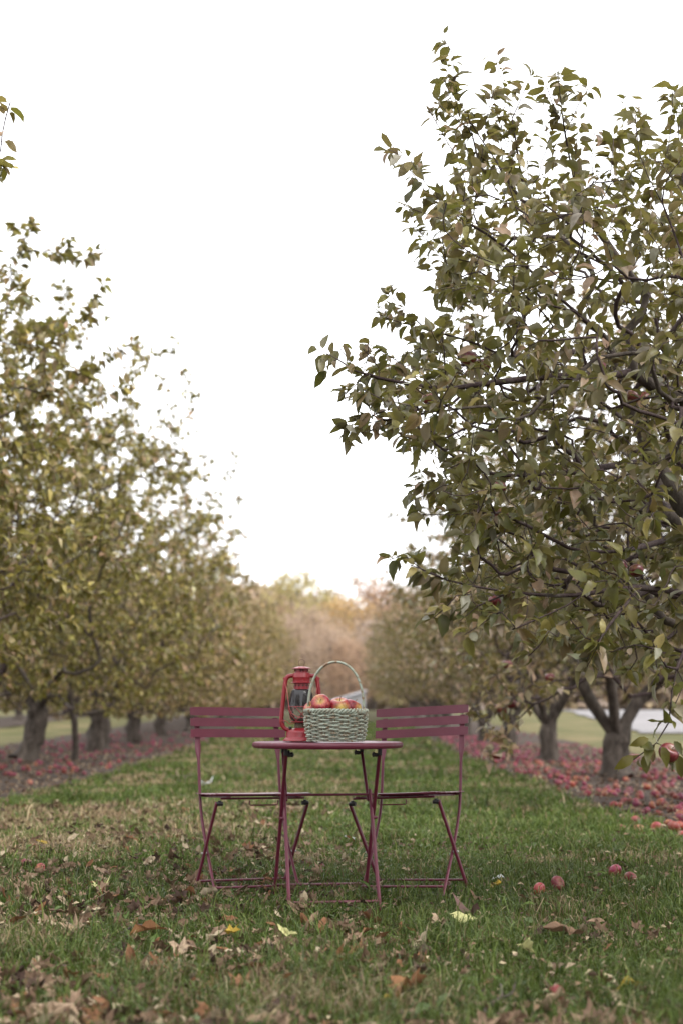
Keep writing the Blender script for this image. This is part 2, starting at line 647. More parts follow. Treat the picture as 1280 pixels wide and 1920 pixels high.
class Tree:
    def __init__(self, seed):
        self.p, self.par, self.rg = [], [], np.random.default_rng(seed)
        self.arr = np.zeros((90000, 3))
        self.fixed = {}

    def node(self, pos, par):
        i = len(self.p)
        self.p.append(np.array(pos, float))
        self.arr[i] = pos
        self.par.append(par)
        return i

    def path(self, pts, par=None, step=0.09):
        """add a polyline; first point hangs on node par (or the nearest)"""
        if par is None and self.p:
            d = np.linalg.norm(self.arr[:len(self.p)] - pts[0], axis=1)
            par = int(d.argmin())
            pts = [self.p[par]] + list(pts)
            sp = spline(pts, 5)[1:]
        else:
            sp = spline(pts, 5)
            if par is not None:
                sp = sp[1:]
        last = par if par is not None else -1
        acc = self.p[last] if last >= 0 else None
        for q_i, q in enumerate(sp):
            if q_i < len(sp) - 1 and acc is not None and np.linalg.norm(q - acc) < step:
                continue
            last = self.node(q, last)
            acc = q
        return last

    def grow(self, targets, origin, step=0.1, bend=0.25, wob=0.02, up=0.12):
        d = np.linalg.norm(targets - origin, axis=1)
        for t in targets[np.argsort(d)]:
            n = len(self.p)
            dd = np.linalg.norm(self.arr[:n] - t, axis=1)
            do = np.linalg.norm(self.arr[:n] - origin, axis=1)
            i = int((dd + 0.28 * do).argmin())
            a = self.p[i]
            L = np.linalg.norm(t - a)
            if L < 0.05:
                continue
            k = max(2, int(L / step))
            pr = self.par[i]
            tang = norm(a - self.p[pr]) if pr >= 0 else np.array((0, 0, 1.0))
            c = a + tang * L * bend + (t - a) * 0.35 - np.array((0, 0, up)) * L
            last = i
            for j in range(1, k + 1):
                s = j / k
                q = (1 - s) ** 2 * a + 2 * s * (1 - s) * c + s * s * t
                if j < k:
                    q = q + self.rg.normal(0, wob, 3) * L
                last = self.node(q, last)

    def finish(self, tip=0.0022, power=2.35, base_r=None, flare=1.0):
        n = len(self.p)
        par = np.array(self.par)
        acc = np.zeros(n)
        has = np.zeros(n, bool)
        for i in range(n - 1, -1, -1):
            if not has[i]:
                acc[i] = tip ** power
            else:
                acc[i] += (tip * 0.25) ** power
            if par[i] >= 0:
                acc[par[i]] += acc[i]
                has[par[i]] = True
        r = acc ** (1 / power)
        if base_r:
            k = math.log(base_r / tip) / math.log(r[0] / tip)
            r = tip * (r / tip) ** k
        self.r = r
        self.parr = par
        ch = [[] for _ in range(n)]
        for i in range(n):
            if par[i] >= 0:
                ch[par[i]].append(i)
        self.ch = ch
        return r

    def wood(self, name, mat, parent, rmin=0.0, rmax=9, base_flare=None, loc=np.zeros(3)):
        """tubes for all chains whose thickest radius lies in rmin..rmax"""
        V, F = [], []
        b = 0
        n = len(self.p)
        starts = [0] + [c for i in range(n) for c in self.ch[i] if c != max(self.ch[i], key=lambda q: self.r[q])]
        for s in starts:
            chain = [s]
            while self.ch[chain[-1]]:
                chain.append(max(self.ch[chain[-1]], key=lambda q: self.r[q]))
            if not (rmin <= self.r[s] < rmax):
                continue
            pts = [self.p[q] for q in chain]
            rad = [self.r[q] for q in chain]
            if self.par[s] >= 0:
                pts = [self.p[self.par[s]]] + pts
                rad = [rad[0]] + rad
            if len(pts) < 2:
                continue
            pts = np.array(pts) - loc
            rad = np.array(rad)
            if base_flare and s == 0:
                z = pts[:, 2] - pts[0, 2]
                rad = rad * (1 + base_flare * np.exp(-z / 0.13))
            k = 12 if rad[0] > .06 else 7 if rad[0] > .02 else 5 if rad[0] > .006 else 3
            t = np.gradient(pts, axis=0)
            t = norm(t)
            ref = np.array((1.0, 0, 0)) if abs(t[0, 2]) > .8 else np.array((0, 0, 1.0))
            u = norm(np.cross(t, ref))
            for q in range(1, len(u)):
                uu = u[q - 1] - t[q] * (u[q - 1] @ t[q])
                u[q] = uu / max(np.linalg.norm(uu), 1e-6)
            w = np.cross(t, u)
            an = np.arange(k) * 2 * PI / k
            ring = pts[:, None] + (rad[:, None, None]) * (np.cos(an)[None, :, None] * u[:, None] + np.sin(an)[None, :, None] * w[:, None])
            if rad[0] > .05:
                ring = ring * 1.0 + (rad[:, None, None] * 0.13) * self.rg.normal(0, 1, ring.shape) + (rad[:, None, None] * .10) * np.sin(pts[:, 2] * 11 + 2)[:, None, None] * (np.cos(an * 2 + 1)[None, :, None]) * u[:, None]
            V.append(ring.reshape(-1, 3))
            m = len(pts)
            i = (np.arange(m - 1)[:, None] * k + np.arange(k)[None]).ravel()
            j = (np.arange(m - 1)[:, None] * k + (np.arange(k)[None] + 1) % k).ravel()
            F.append(np.stack([i, j, j + k, i + k], 1) + b)
            b += m * k
        if not V:
            return None
        return link(name, np_mesh(name, np.concatenate(V), np.concatenate(F), mat=mat), parent)

    def leaves(self, rmax, spacing, lmin, lmax, palette, weights, droop=(0.05, 0.8), along=0.5, prob=1.0, loc=np.zeros(3), colfn=None):
        rg = self.rg
        par = self.parr
        idx = np.where((self.r < rmax) & (par >= 0))[0]
        a = np.array([self.p[par[i]] for i in idx])
        b = np.array([self.p[i] for i in idx])
        seg = np.linalg.norm(b - a, axis=1)
        cnt = rg.poisson(seg / spacing * prob * np.where(self.r[idx] < .0033, 1.5, 1.0))
        tipm = np.array([len(self.ch[i]) == 0 for i in idx])
        cnt = np.where(tipm, cnt + 2, cnt)
        rep = np.repeat(np.arange(len(idx)), cnt)
        n = len(rep)
        f = rg.uniform(0, 1, n)[:, None]
        pos = a[rep] + (b - a)[rep] * f
        t = norm(b - a)[rep]
        rd = norm(np.cross(t, rg.normal(0, 1, (n, 3))))
        dr = rg.uniform(*droop, n)[:, None]
        d = norm(rd * 0.85 + t * along * rg.uniform(.4, 1.4, (n, 1)) - np.array((0, 0, 1.0)) * dr)
        up = np.array((0, 0, 1.0)) + rg.normal(0, 0.42, (n, 3))
        nr = norm(up - d * np.sum(up * d, 1, keepdims=True))
        ln = rg.uniform(lmin, lmax, n) * np.where(rg.uniform(0, 1, n) < .2, .7, 1)
        pal = np.array(palette)
        ci = rg.choice(len(pal), n, p=np.array(weights) / np.sum(weights))
        col = pal[ci] * rg.uniform(.75, 1.25, (n, 1)) * rg.uniform(.92, 1.08, (n, 3))
        if colfn is not None:
            col = colfn(pos, col, rg)
        return dict(pos=pos + d * 0.012 - loc, dir=d, nrm=nr, len=ln, col=col, shp=rg.integers(0, NSH, n), ci=ci)


def subset(fr, m):
    return {k: v[m] for k, v in fr.items()}


LEAF_MESH = {}


def leaf_mesh(shape, ci, pal, simple, key):
    k = (shape, ci, simple, key)
    if k not in LEAF_MESH:
        tpl, tf = (LEAF_SIMPLE, S_F) if simple else (LEAF_FULL, T_F)
        LEAF_MESH[k] = np_mesh('leaf', tpl[shape], tf, np.tile(np.array(pal[ci]), (tpl.shape[1], 1)), True, M['leaf'])
    return LEAF_MESH[k]


def leaf_parts(fr, root, loc, pal, key, simple=False, n=300):
    """the n leaves that show largest become parts of their own; returns the rest"""
    px, py, zc = project(fr['pos'] + loc)
    inside = (px > 5) & (px < 1275) & (py > 5) & (py < 1800)
    v = norm(np.array((0, 0, CAM_H)) - (fr['pos'] + loc))
    size = fr['len'] / zc * (0.3 + np.abs(np.sum(v * fr['nrm'], 1)))
    # nearest leaf per small cell of the view wins, so the chosen leaves are in plain sight
    cell = (px // 16).astype(int) * 1000 + (py // 16).astype(int)
    front = np.zeros(len(px), bool)
    best = {}
    for i in np.argsort(zc):
        if inside[i] and cell[i] not in best:
            best[cell[i]] = i
            front[i] = True
    size = np.where(front, size, 0)
    pick = np.argsort(-size)[:n]
    keep = np.ones(len(px), bool)
    for i in pick:
        if size[i] <= 0:
            continue
        keep[i] = False
        me = leaf_mesh(int(fr['shp'][i]), int(fr['ci'][i]), pal, simple, key)
        o = link('leaf', me, root)
        s = np.cross(fr['dir'][i], fr['nrm'][i])
        L = fr['len'][i]
        m = np.eye(4)
        m[:3, 0], m[:3, 1], m[:3, 2], m[:3, 3] = s * L, fr['dir'][i] * L, fr['nrm'][i] * L, fr['pos'][i]
        o.matrix_local = Matrix(m.tolist())
    return subset(fr, keep)


PAL = [(0.092, 0.088, 0.017), (0.138, 0.118, 0.024), (0.150, 0.098, 0.042), (0.26, 0.215, 0.062), (0.26, 0.170, 0.105), (0.056, 0.060, 0.016), (0.235, 0.225, 0.165)]
PAL_W = [24, 21, 16, 10, 10, 12, 9]
PAL_L = [(0.150, 0.136, 0.021), (0.23, 0.195, 0.034), (0.21, 0.138, 0.054), (0.38, 0.31, 0.085), (0.38, 0.26, 0.15), (0.085, 0.084, 0.018), (0.48, 0.41, 0.23)]
PAL_LW = [24, 25, 16, 15, 11, 9, 4]
PAL_T = [(0.21, 0.168, 0.045), (0.30, 0.22, 0.075), (0.30, 0.19, 0.10), (0.42, 0.32, 0.12), (0.44, 0.295, 0.19), (0.12, 0.10, 0.035), (0.52, 0.43, 0.28)]
PAL_TW = [18, 20, 22, 14, 15, 8, 4]
PAL_R = [(0.130, 0.112, 0.026), (0.19, 0.142, 0.050), (0.24, 0.155, 0.088), (0.31, 0.235, 0.105), (0.36, 0.245, 0.165), (0.085, 0.085, 0.024), (0.42, 0.36, 0.26)]
PAL_RW = [16, 19, 22, 13, 17, 10, 4]

# ---- the big apple tree on the right
HB = np.array((2.75, 6.7, 0.0))
ht = Tree(5)
trunk = [HB, HB + (-.02, .0, .3), HB + (-.08, .02, .62), HB + (-.12, .0, .9)]
fork = ht.path(trunk, step=0.08)


def hp(*w):
    return [P(*q) for q in w]


limbs = [
    # thick dark limb seen through the leaves
    ([ht.p[fork], P(1480, 1130, 6.8), P(1320, 1000, 6.9), P(1225, 862, 6.9), P(1172, 728, 6.9), P(1136, 640, 6.9)], fork),
    # smoother branch in front of it
    ([ht.p[fork], P(1520, 1000, 6.5), P(1380, 820, 6.4), P(1280, 748, 6.3), P(1190, 706, 6.2), P(1187, 660, 6.2), P(1172, 622, 6.2), P(1214, 569, 6.2), P(1165, 495, 6.15), P(1105, 413, 6.1), P(1089, 405, 6.1)], fork),
    # low limb reaching to the left
    ([ht.p[fork], P(1500, 1190, 6.1), P(1350, 1130, 5.7), P(1200, 1102, 5.5), P(1067, 1117, 5.35), P(963, 1111, 5.3), P(853, 1092, 5.25), P(793, 1070, 5.2), P(750, 1037, 5.2), P(728, 1050, 5.2)], fork),
    ([ht.p[fork], P(1600, 980, 7.2), P(1560, 760, 7.3), P(1500, 500, 7.2), P(1420, 330, 7.0)], fork),
    ([ht.p[fork], P(1750, 1000, 6.9), P(1850, 800, 7.0), P(1900, 600, 7.0)], fork),
    ([ht.p[fork], P(1560, 1100, 5.8), P(1420, 900, 5.4), P(1330, 640, 5.3), P(1290, 420, 5.5), P(1262, 160, 5.7)], fork),
]
for pts, f in limbs:
    ht.path(pts, par=f)
branches = [
    hp((1130, 630, 6.8), (1050, 560, 6.5), (985, 500, 6.3), (930, 451, 6.15), (842, 396, 6.0), (799, 347, 5.9), (762, 292, 5.8), (728, 282, 5.75)),
    hp((1089, 405, 6.1), (1034, 405, 6.05), (996, 391, 6.0), (963, 358, 6.0), (930, 303, 6.0), (886, 238, 6.0), (853, 172, 6.0), (848, 101, 6.0), (826, 64, 6.0)),
    hp((1000, 392, 6.0), (980, 350, 6.0), (968, 276, 6.0), (952, 188, 6.0), (930, 123, 6.0), (926, 95, 6.0)),
    hp((1089, 405, 6.1), (1075, 336, 5.9), (1061, 265, 5.75), (1050, 190, 5.6), (1045, 132, 5.55)),
    hp((1105, 413, 6.1), (1150, 330, 6.2), (1165, 250, 6.2), (1175, 180, 6.2)),
    hp((1132, 640, 6.9), (1110, 652, 6.7), (1050, 663, 6.5), (960, 670, 6.4), (880, 640, 6.3), (790, 615, 6.3), (745, 600, 6.3), (706, 570, 6.3)),
    hp((1187, 706, 6.2), (1050, 704, 6.0), (903, 720, 5.8), (837, 728, 5.7), (745, 716, 5.6), (665, 695, 5.55), (625, 668, 5.5), (596, 655, 5.5)),
    hp((903, 720, 5.8), (830, 765, 5.7), (740, 785, 5.6), (655, 797, 5.6)),
    hp((1225, 862, 6.9), (1100, 880, 6.4), (1000, 890, 6.1), (908, 887, 6.0), (826, 840, 5.9), (780, 800, 5.85)),
    hp((908, 887, 6.0), (850, 890, 5.95), (800, 905, 5.9), (765, 922, 5.9)),
    hp((1280, 1000, 6.9), (1180, 1030, 6.0), (1083, 1032, 5.7), (1017, 1002, 5.6), (935, 961, 5.6), (860, 965, 5.7), (782, 965, 5.8)),
    hp((968, 640, 6.45), (935, 588, 6.3), (908, 566, 6.3), (864, 544, 6.35), (815, 506, 6.4), (790, 455, 6.4), (762, 405, 6.4)),
    hp((1330, 640, 5.3), (1285, 500, 5.3), (1240, 380, 5.3), (1200, 300, 5.2), (1190, 215, 5.2)),
    hp((963, 1111, 5.3), (905, 1130, 5.25), (860, 1165, 5.2)),
    hp((1100, 1115, 5.4), (1030, 1150, 5.2), (960, 1180, 5.1)),
    hp((1200, 1102, 5.5), (1150, 1160, 5.2), (1100, 1235, 5.0)),
    hp((1320, 1120, 5.65), (1290, 1200, 5.2), (1264, 1268, 5.1), (1254, 1344, 5.05), (1251, 1376, 5.0), (1214, 1403, 5.0), (1186, 1425, 5.0)),
    hp((1251, 1376, 5.0), (1262, 1392, 5.0), (1280, 1418, 5.0), (1300, 1440, 5.0)),
]
shoots = []
for px_, py_, dx, dy, Yd in [(905, 330, -30, -120, 6.0), (880, 300, -48, -150, 6.1), (870, 330, -70, -130, 5.9), (940, 320, 5, -120, 6.2), (990, 340, 5, -95, 6.1), (1010, 330, 20, -60, 5.9), (1075, 340, 10, -120, 5.8),
                             (1110, 350, 5, -110, 6.0), (1140, 340, 10, -90, 5.9), (1185, 330, 10, -130, 5.8), (1215, 320, -10, -60, 6.0), (1245, 310, 15, -140, 5.5), (1275, 300, 0, -130, 5.9), (835, 410, -70, -95, 6.0),
                             (850, 420, -95, -35, 5.9), (840, 500, -60, -70, 6.2), (800, 620, -75, -70, 6.2), (770, 610, -60, -20, 6.1), (760, 690, -70, -45, 5.7), (720, 720, -60, 20, 5.6), (780, 770, -90, 40, 5.6), (660, 695, -25, -45, 5.55), (640, 680, -35, 10, 5.5), (690, 700, -45, 40, 5.55), (680, 700, 10, -50, 5.6), (720, 715, -40, -60, 5.6), (700, 790, -50, 25, 5.6),
                             (740, 760, -60, -30, 5.5), (840, 870, -60, -40, 5.9), (850, 900, -80, 40, 5.8), (840, 1090, -70, -30, 5.2), (870, 1100, -60, 60, 5.2), (930, 1150, -60, 40, 5.1), (1030, 1180, -40, 50, 5.0),
                             (1130, 1190, -30, 60, 5.0), (1230, 1210, 10, 80, 5.0), (1200, 1220, -30, 50, 5.1), (1290, 1240, -25, 80, 5.1), (960, 300, -30, -90, 6.0), (1050, 300, -30, -70, 5.7), (905, 280, 20, -110, 5.9),
                             (870, 240, -30, -120, 6.05), (890, 250, -75, -60, 6.0), (960, 230, 35, -90, 6.0), (1060, 260, 45, -100, 5.7), (1045, 230, -22, -70, 5.6)]:
    shoots.append([(px_, py_, Yd), (px_ + dx * .5 + random.uniform(-6, 6), py_ + dy * .52, Yd), (px_ + dx, py_ + dy, Yd + random.uniform(-.1, .1))])
for b_ in branches:
    ht.path(b_)


def in_poly(px, py, poly):
    c = np.zeros(len(px), bool)
    j = len(poly) - 1
    for i in range(len(poly)):
        xi, yi = poly[i]
        xj, yj = poly[j]
        c ^= ((yi > py) != (yj > py)) & (px < (xj - xi) * (py - yi) / (yj - yi + 1e-9) + xi)
        j = i
    return c


hero_poly = [(850, 330), (885, 300), (915, 330), (950, 300), (985, 330), (1050, 330), (1120, 330), (1180, 310), (1240, 290), (1290, 270), (1600, 300), (1850, 600), (1900, 900), (1750, 1150), (1500, 1230),
             (1300, 1240), (1200, 1235), (1000, 1185), (880, 1140), (830, 1070), (860, 980), (805, 925), (790, 860), (700, 790), (660, 740), (700, 690), (790, 630), (830, 600), (800, 540), (850, 500), (810, 440), (810, 390)]
q = np.stack([rng.uniform(680, 1900, 9000), rng.uniform(180, 1250, 9000)], 1)
q = q[in_poly(q[:, 0], q[:, 1], hero_poly)]
q = q[(q[:, 0] < 1300) | (rng.uniform(0, 1, len(q)) < 0.35)]
q = q[rng.uniform(0, 1, len(q)) < np.where(q[:, 1] < 620, .72, 1.0)]
q = q[:1650]
dep = rng.uniform(5.0, 7.6, len(q))
targets = np.array([P(a, b, y) for (a, b), y in zip(q, dep)])
ht.grow(targets, HB + (0, 0, 1.0), step=0.09)
for w_ in shoots:
    ht.path(hp(*w_), step=.05)
ht.finish(tip=0.0021, power=2.3, base_r=0.125)


def hero_col(pos, col, rg):
    # older, browner leaves on the outer and upper shoots; greener ones low down
    t = np.clip((pos[:, 2] - 1.4) / 2.0, 0, 1)[:, None]
    g = np.clip(1 - t * 1.4, 0, 1)
    c = col * (1 - 0.3 * g) + np.array((0.085, 0.10, 0.04)) * 0.3 * g
    return 1.1 * c * (1 - .25 * t) + np.array((0.17, 0.12, 0.075)) * .25 * t


root = thing('apple_tree', 'large close apple tree overhanging the right of the lawn, sharp olive leaves and few apples', 'apple tree', HB.tolist(), group='apple trees of the right hand row')
ht.wood('trunk', M['bark'], root, rmin=0.03, base_flare=0.35, loc=HB)
tag(ht.wood('branches', M['twig'], root, rmax=0.03, loc=HB), kind='stuff')
fr = ht.leaves(0.0062, 0.0250, 0.042, 0.092, PAL, PAL_W, droop=(-.15, .5), loc=HB, colfn=hero_col)
print('hero leaves', len(fr['pos']))
for (px_, py_, y_, tx_, ty_, L_, ci_) in [(1240, 1400, 4.925, 1256, 1428, .078, 0), (1215, 1385, 4.97, 1195, 1395, .07, 1), (1262, 1390, 4.96, 1285, 1410, .06, 5), (1186, 1418, 5.0, 1168, 1435, .08, 1),
                                        (1105, 1195, 5.08, 1120, 1230, .085, 1), (1150, 1045, 5.5, 1170, 1075, .08, 0)]:
    a_ = P(px_, py_, y_)
    d_ = norm(P(tx_, ty_, y_ - .01) - a_)
    v_ = np.array((-.15, -1.0, .35))
    n_r = norm(v_ - d_ * (v_ @ d_))
    for k_, v in (('pos', a_ - HB), ('dir', d_), ('nrm', n_r), ('len', L_), ('col', np.array(PAL[ci_])), ('shp', 2), ('ci', ci_)):
        fr[k_] = np.concatenate([fr[k_], np.array(v)[None]])
rest = leaf_parts(fr, root, HB, PAL, 'h')
tag(link('foliage', frames_to_mesh('foliage', rest, M['leaf']), root), kind='stuff')


# ---- orchard trees of the rows
def dome_targets(rg, n, Rr, H, zlow, sprout=0.3, shell=0.42):
    """points in a broad vase-shaped apple crown standing at the origin"""
    u = rg.uniform(0, 1, n) ** shell
    th = rg.uniform(0, 2 * PI, n)
    sp = rg.uniform(-1.0, 1.0, n)
    ph = np.arcsin(sp)
    cz = zlow + (H - zlow) * 0.42
    lump = 0.84 + 0.32 * vnoise(th * 1.6 + 20, ph * 2.0 + 5, 0.7, int(rg.integers(0, 99)))
    cp = np.cos(ph) ** np.where(sp > 0, .62, .45)
    x = Rr * u * cp * np.cos(th) * lump
    y = Rr * u * cp * np.sin(th) * lump
    z = cz + np.where(sp > 0, (H - cz) * np.abs(sp) ** .85 * u * lump, -(cz - zlow) * np.abs(sp) ** .8 * np.clip(u * 1.1, 0, 1))
    k = rg.uniform(0, 1, n) < sprout
    z = np.where(k & (sp > .2), z + rg.uniform(.1, .55, n), z)
    return np.stack([x, y, np.maximum(z, zlow * .95)], 1)


def orchard_tree(seed, Rr, H, trunk_r, fork_h, zlow, n_t, palette, weights, lmin, lmax, spacing, lean=(0, 0), nl=4, extra=None, two=False, rmax=0.009, tip=0.003, az=None):
    t = Tree(seed)
    rg = t.rg
    top = np.array((lean[0], lean[1], fork_h))
    fork = t.path([np.zeros(3), top * .35 + rg.normal(0, .03, 3) * (1, 1, 0), top * .7 + rg.normal(0, .035, 3) * (1, 1, 0), top], step=.1)
    a0 = rg.uniform(0, 2 * PI)
    for k in range(nl):
        a = a0 + 2 * PI * k / nl + rg.uniform(-.35, .35) if az is None else az[k]
        rr = Rr * rg.uniform(.5, .7)
        hh = H * rg.uniform(.55, .85)
        d = np.array((math.cos(a), math.sin(a), 0))
        t.path([t.p[fork], top + d * rr * .28 + (0, 0, (hh - fork_h) * .25), top + d * rr * .6 + (0, 0, (hh - fork_h) * .5) + rg.normal(0, .08, 3), d * rr + (0, 0, hh)], par=fork, step=.14)
    if two:
        b = t.path([np.array((0, 0, -.2)), np.array((.4, .15, -.22)), np.array((.76, .3, -.2)), np.array((.79, .3, .5)), np.array((.7, .25, fork_h + .3)), np.array((.95, .2, fork_h + 1.3))], par=0, step=.12)
    tg = dome_targets(rg, n_t, Rr, H, zlow)
    if extra is not None:
        tg = np.concatenate([tg, extra])
    t.grow(tg, top, step=0.16, wob=.025)
    t.finish(tip=tip, power=2.3, base_r=trunk_r)
    fr = t.leaves(rmax, spacing, lmin, lmax, palette, weights, droop=(0.0, .75))
    return t, fr


def place_tree(t, fr, loc, rot, label, group, parts=False, pal=PAL_L, key='l', simple=True, n=300):
    root = thing('apple_tree', label, 'apple tree', loc, (0, 0, rot), group)
    t.wood('trunk', M['bark'], root, rmin=0.035, base_flare=0.45)
    tag(t.wood('branches', M['twig'], root, rmax=0.035), kind='stuff')
    if parts:
        fr2 = leaf_parts(fr, root, np.array(loc), pal, key, simple, n)
    else:
        fr2 = fr
    tag(link('foliage', frames_to_mesh('foliage', fr2, M['leaf'], simple), root), kind='stuff')
    return root


def copy_tree(src, loc, rot, label, group, scale=1.0):
    c = src.copy()
    COL.objects.link(c)
    c.location = loc
    c.rotation_euler = (0, 0, rot)
    c.scale = (scale,) * 3
    c['label'] = label
    c['group'] = group
    for ch in list(src.children):
        if ch.name.split('.')[0] == 'leaf':
            continue
        d = ch.copy()
        COL.objects.link(d)
        d.parent = c
    return c


GL, GR = 'apple trees of the left hand row', 'apple trees of the right hand row'
LX, RX = -5.35, 3.55
L_sp = dict(palette=PAL_L, weights=PAL_LW)
T_sp = dict(palette=PAL_T, weights=PAL_TW)
R_sp = dict(palette=PAL_R, weights=PAL_RW)


def rel(loc, *pts):
    return np.array([P(*q_) - np.array(loc) for q_ in pts])


# nearest of the left row: only its crown edge and one long shoot show
l0 = np.array((-5.2, 6.2, 0))
ex = np.concatenate([rel(l0, (20, 190, 6.1), (5, 250, 6.1), (-30, 300, 6.1), (12, 310, 6.2)), rel(l0, (-120, 420, 6.1), (-60, 340, 6.1))])
t, f = orchard_tree(41, 2.9, 4.2, .17, 1.0, 1.2, 420, lmin=.06, lmax=.1, spacing=.03, extra=ex, **L_sp)
place_tree(t, f, l0.tolist(), 0, 'apple tree mostly past the left edge, one leafy shoot showing against the sky', GL, simple=False)

l1 = np.array((LX, 12.0, 0))
ex = rel(l1, (130, 440, 11.4), (110, 480, 11.4), (185, 470, 11.8), (195, 530, 11.6), (175, 560, 11.6), (60, 400, 11.8), (40, 430, 11.5), (20, 410, 11.5), (90, 470, 11.6), (150, 600, 11), (100, 640, 11), (170, 680, 11),
         (60, 560, 11), (20, 520, 11), (200, 590, 11.8), (120, 540, 12), (250, 720, 11.6), (260, 640, 12.5))
t, f = orchard_tree(42, 3.5, 5.2, .17, 1.0, 1.0, 2300, lmin=.065, lmax=.112, spacing=.017, extra=ex, nl=5, **L_sp)
print('L1 leaves', len(f['pos']))
place_tree(t, f, l1.tolist(), 0, 'tall olive green apple tree filling the left edge of the view', GL, True, simple=False)

l2 = np.array((LX, 18.2, 0))
ex = rel(l2, (330, 630, 17.5), (320, 660, 17.5), (345, 690, 17.5), (370, 735, 17.5), (365, 770, 17.5), (345, 745, 17.5), (250, 640, 18), (240, 680, 17.5), (300, 700, 17), (290, 660, 17.4), (310, 740, 17), (330, 800, 17))
t, f = orchard_tree(43, 3.55, 5.8, .17, 1.0, 1.0, 2300, lmin=.07, lmax=.118, spacing=.020, extra=ex, nl=5, **L_sp)
place_tree(t, f, l2.tolist(), 0, 'apple tree with peaked crown behind the tall left edge tree, yellowing leaves', GL, True)

l3 = np.array((LX, 24.4, 0))
ex = rel(l3, (440, 845, 24), (450, 870, 24), (435, 905, 24), (420, 880, 24), (400, 860, 24), (385, 850, 24))
t, f = orchard_tree(44, 3.5, 5.6, .19, .9, .82, 1900, lean=(.18, .1), lmin=.085, lmax=.135, spacing=.028, extra=ex, nl=4, two=True, **L_sp)
r3 = place_tree(t, f, l3.tolist(), 0, 'apple tree with a second thin trunk beside its thick dark one', GL, False)
t, f = orchard_tree(45, 3.5, 5.5, .21, .9, .8, 1900, lmin=.09, lmax=.145, spacing=.032, nl=5, **T_sp)
r4 = place_tree(t, f, (LX + .2, 30.6, float(gz(0, 30.6))), .4, 'apple tree on a very thick dark trunk with spreading roots', GL, False)
tT, fT = orchard_tree(46, 3.4, 5.3, .16, .8, .6, 1800, lean=(-.12, .05), lmin=.09, lmax=.145, spacing=.032, nl=5, **T_sp)
r5 = place_tree(tT, fT, (LX + .1, 36.8, float(gz(0, 36.8))), 1.0, 'fifth tree of the left row, low tan crown near the burgundy chair back', GL, False)
names_l = ['sixth tree of the left row, brownish crown against the lane end', 'seventh tree of the left row, thin pale brown crown',
           'eighth tree of the left row, small in the distance', 'ninth tree of the left row, tiny in the distance', 'tenth tree of the left row, where the lane ends', 'eleventh and last tree of the left row']
for i, nm in enumerate(names_l):
    y = 43.0 + 6.2 * i
    copy_tree((r5, r4)[i % 2], (LX + (.25 if i % 2 else .0), y, float(gz(0, y))), 1.3 + 2.1 * i, nm, GL, .93 - .02 * (i % 3))

# right row behind the big tree
t, f = orchard_tree(51, 2.5, 4.4, .14, .85, 1.2, 1500, lmin=.07, lmax=.11, spacing=.024, nl=4, extra=rel((RX + .15, 12.0, 0), *[(px_, py_, 11.3 + .3 * math.sin(px_)) for px_, py_ in [(930, 1250), (945, 1290), (915, 1300), (960, 1310), (935, 1340), (950, 1360), (905, 1350), (925, 1385), (940, 1410), (920, 1430), (890, 1280), (880, 1320), (985, 1270), (1010, 1290), (1040, 1275), (1000, 1320), (870, 1250), (900, 1220), (850, 1230), (1075, 1290), (1100, 1270), (1180, 1280), (1215, 1300), (1240, 1270), (1150, 1270), (965, 1250), (955, 1395), (912, 1405)]]), **R_sp)
place_tree(t, f, (RX + .15, 12.0, 0), 0, 'blurred apple tree just behind the large overhanging one', GR, True, PAL_R, 'r')
t, f = orchard_tree(52, 2.7, 4.5, .15, .48, 1.2, 1700, lmin=.08, lmax=.12, spacing=.042, nl=4, az=[PI + .15, .35, 1.4, -1.9], **R_sp)
q1 = place_tree(t, f, (3.45, 18.1, 0), 0, 'apple tree with a bare forked grey trunk standing among fallen apples', GR, False)
t, f = orchard_tree(53, 2.6, 4.7, .14, .55, 1.0, 1500, lmin=.09, lmax=.14, spacing=.05, nl=4, **R_sp)
q2 = place_tree(t, f, (3.5, 24.4, 0), .3, 'apple tree with thick short trunk, second behind the forked grey one', GR, False)
names_r = ['fourth tree of the right row, low crown over the purple chair back', 'fifth tree of the right row, brown crown hanging low', 'sixth tree of the right row, grey brown crown',
           'seventh tree of the right row, pale in the distance', 'eighth tree of the right row, small in the distance', 'ninth tree of the right row, tiny in the distance', 'tenth tree of the right row, where the lane ends', 'last tree of the right row']
for i, nm in enumerate(names_r):
    y = 30.6 + 6.2 * i
    copy_tree((q2, q1)[i % 2], (RX + .1 * (i % 3), y, float(gz(0, y))), .9 + 1.7 * i, nm, GR, .95 + .03 * (i % 3))
# the rows go on beside and behind the viewer
for x, y, src_, lab in ((LX, -.6, r3, 'apple tree of the left row standing beside the viewpoint'), (LX, -7.0, r4, 'apple tree of the left row standing behind the viewpoint'),
                        (RX + .4, -.4, q2, 'apple tree of the right row standing beside the viewpoint'), (RX + .4, -6.6, q1, 'apple tree of the right row standing behind the viewpoint')):
    copy_tree(src_, (x, y, 0), y, lab, GL if x < 0 else GR)
# rows farther out
for i, (x, y) in enumerate([(-14.6, 52), (-14.6, 58.5), (-14.6, 65), (-14.6, 71.5), (-14.6, 78)]):
    copy_tree((q1, q2)[i % 2], (x, y, float(gz(0, y))), 1 + i * 1.9, ['pale trunked apple tree beyond the left row, first of its row', 'second apple tree in the row beyond the left row', 'third apple tree in the row beyond the left row',
              'fourth apple tree in the row beyond the left row', 'farthest apple tree in the row beyond the left row'][i], 'apple trees of the outer row', 1.05)


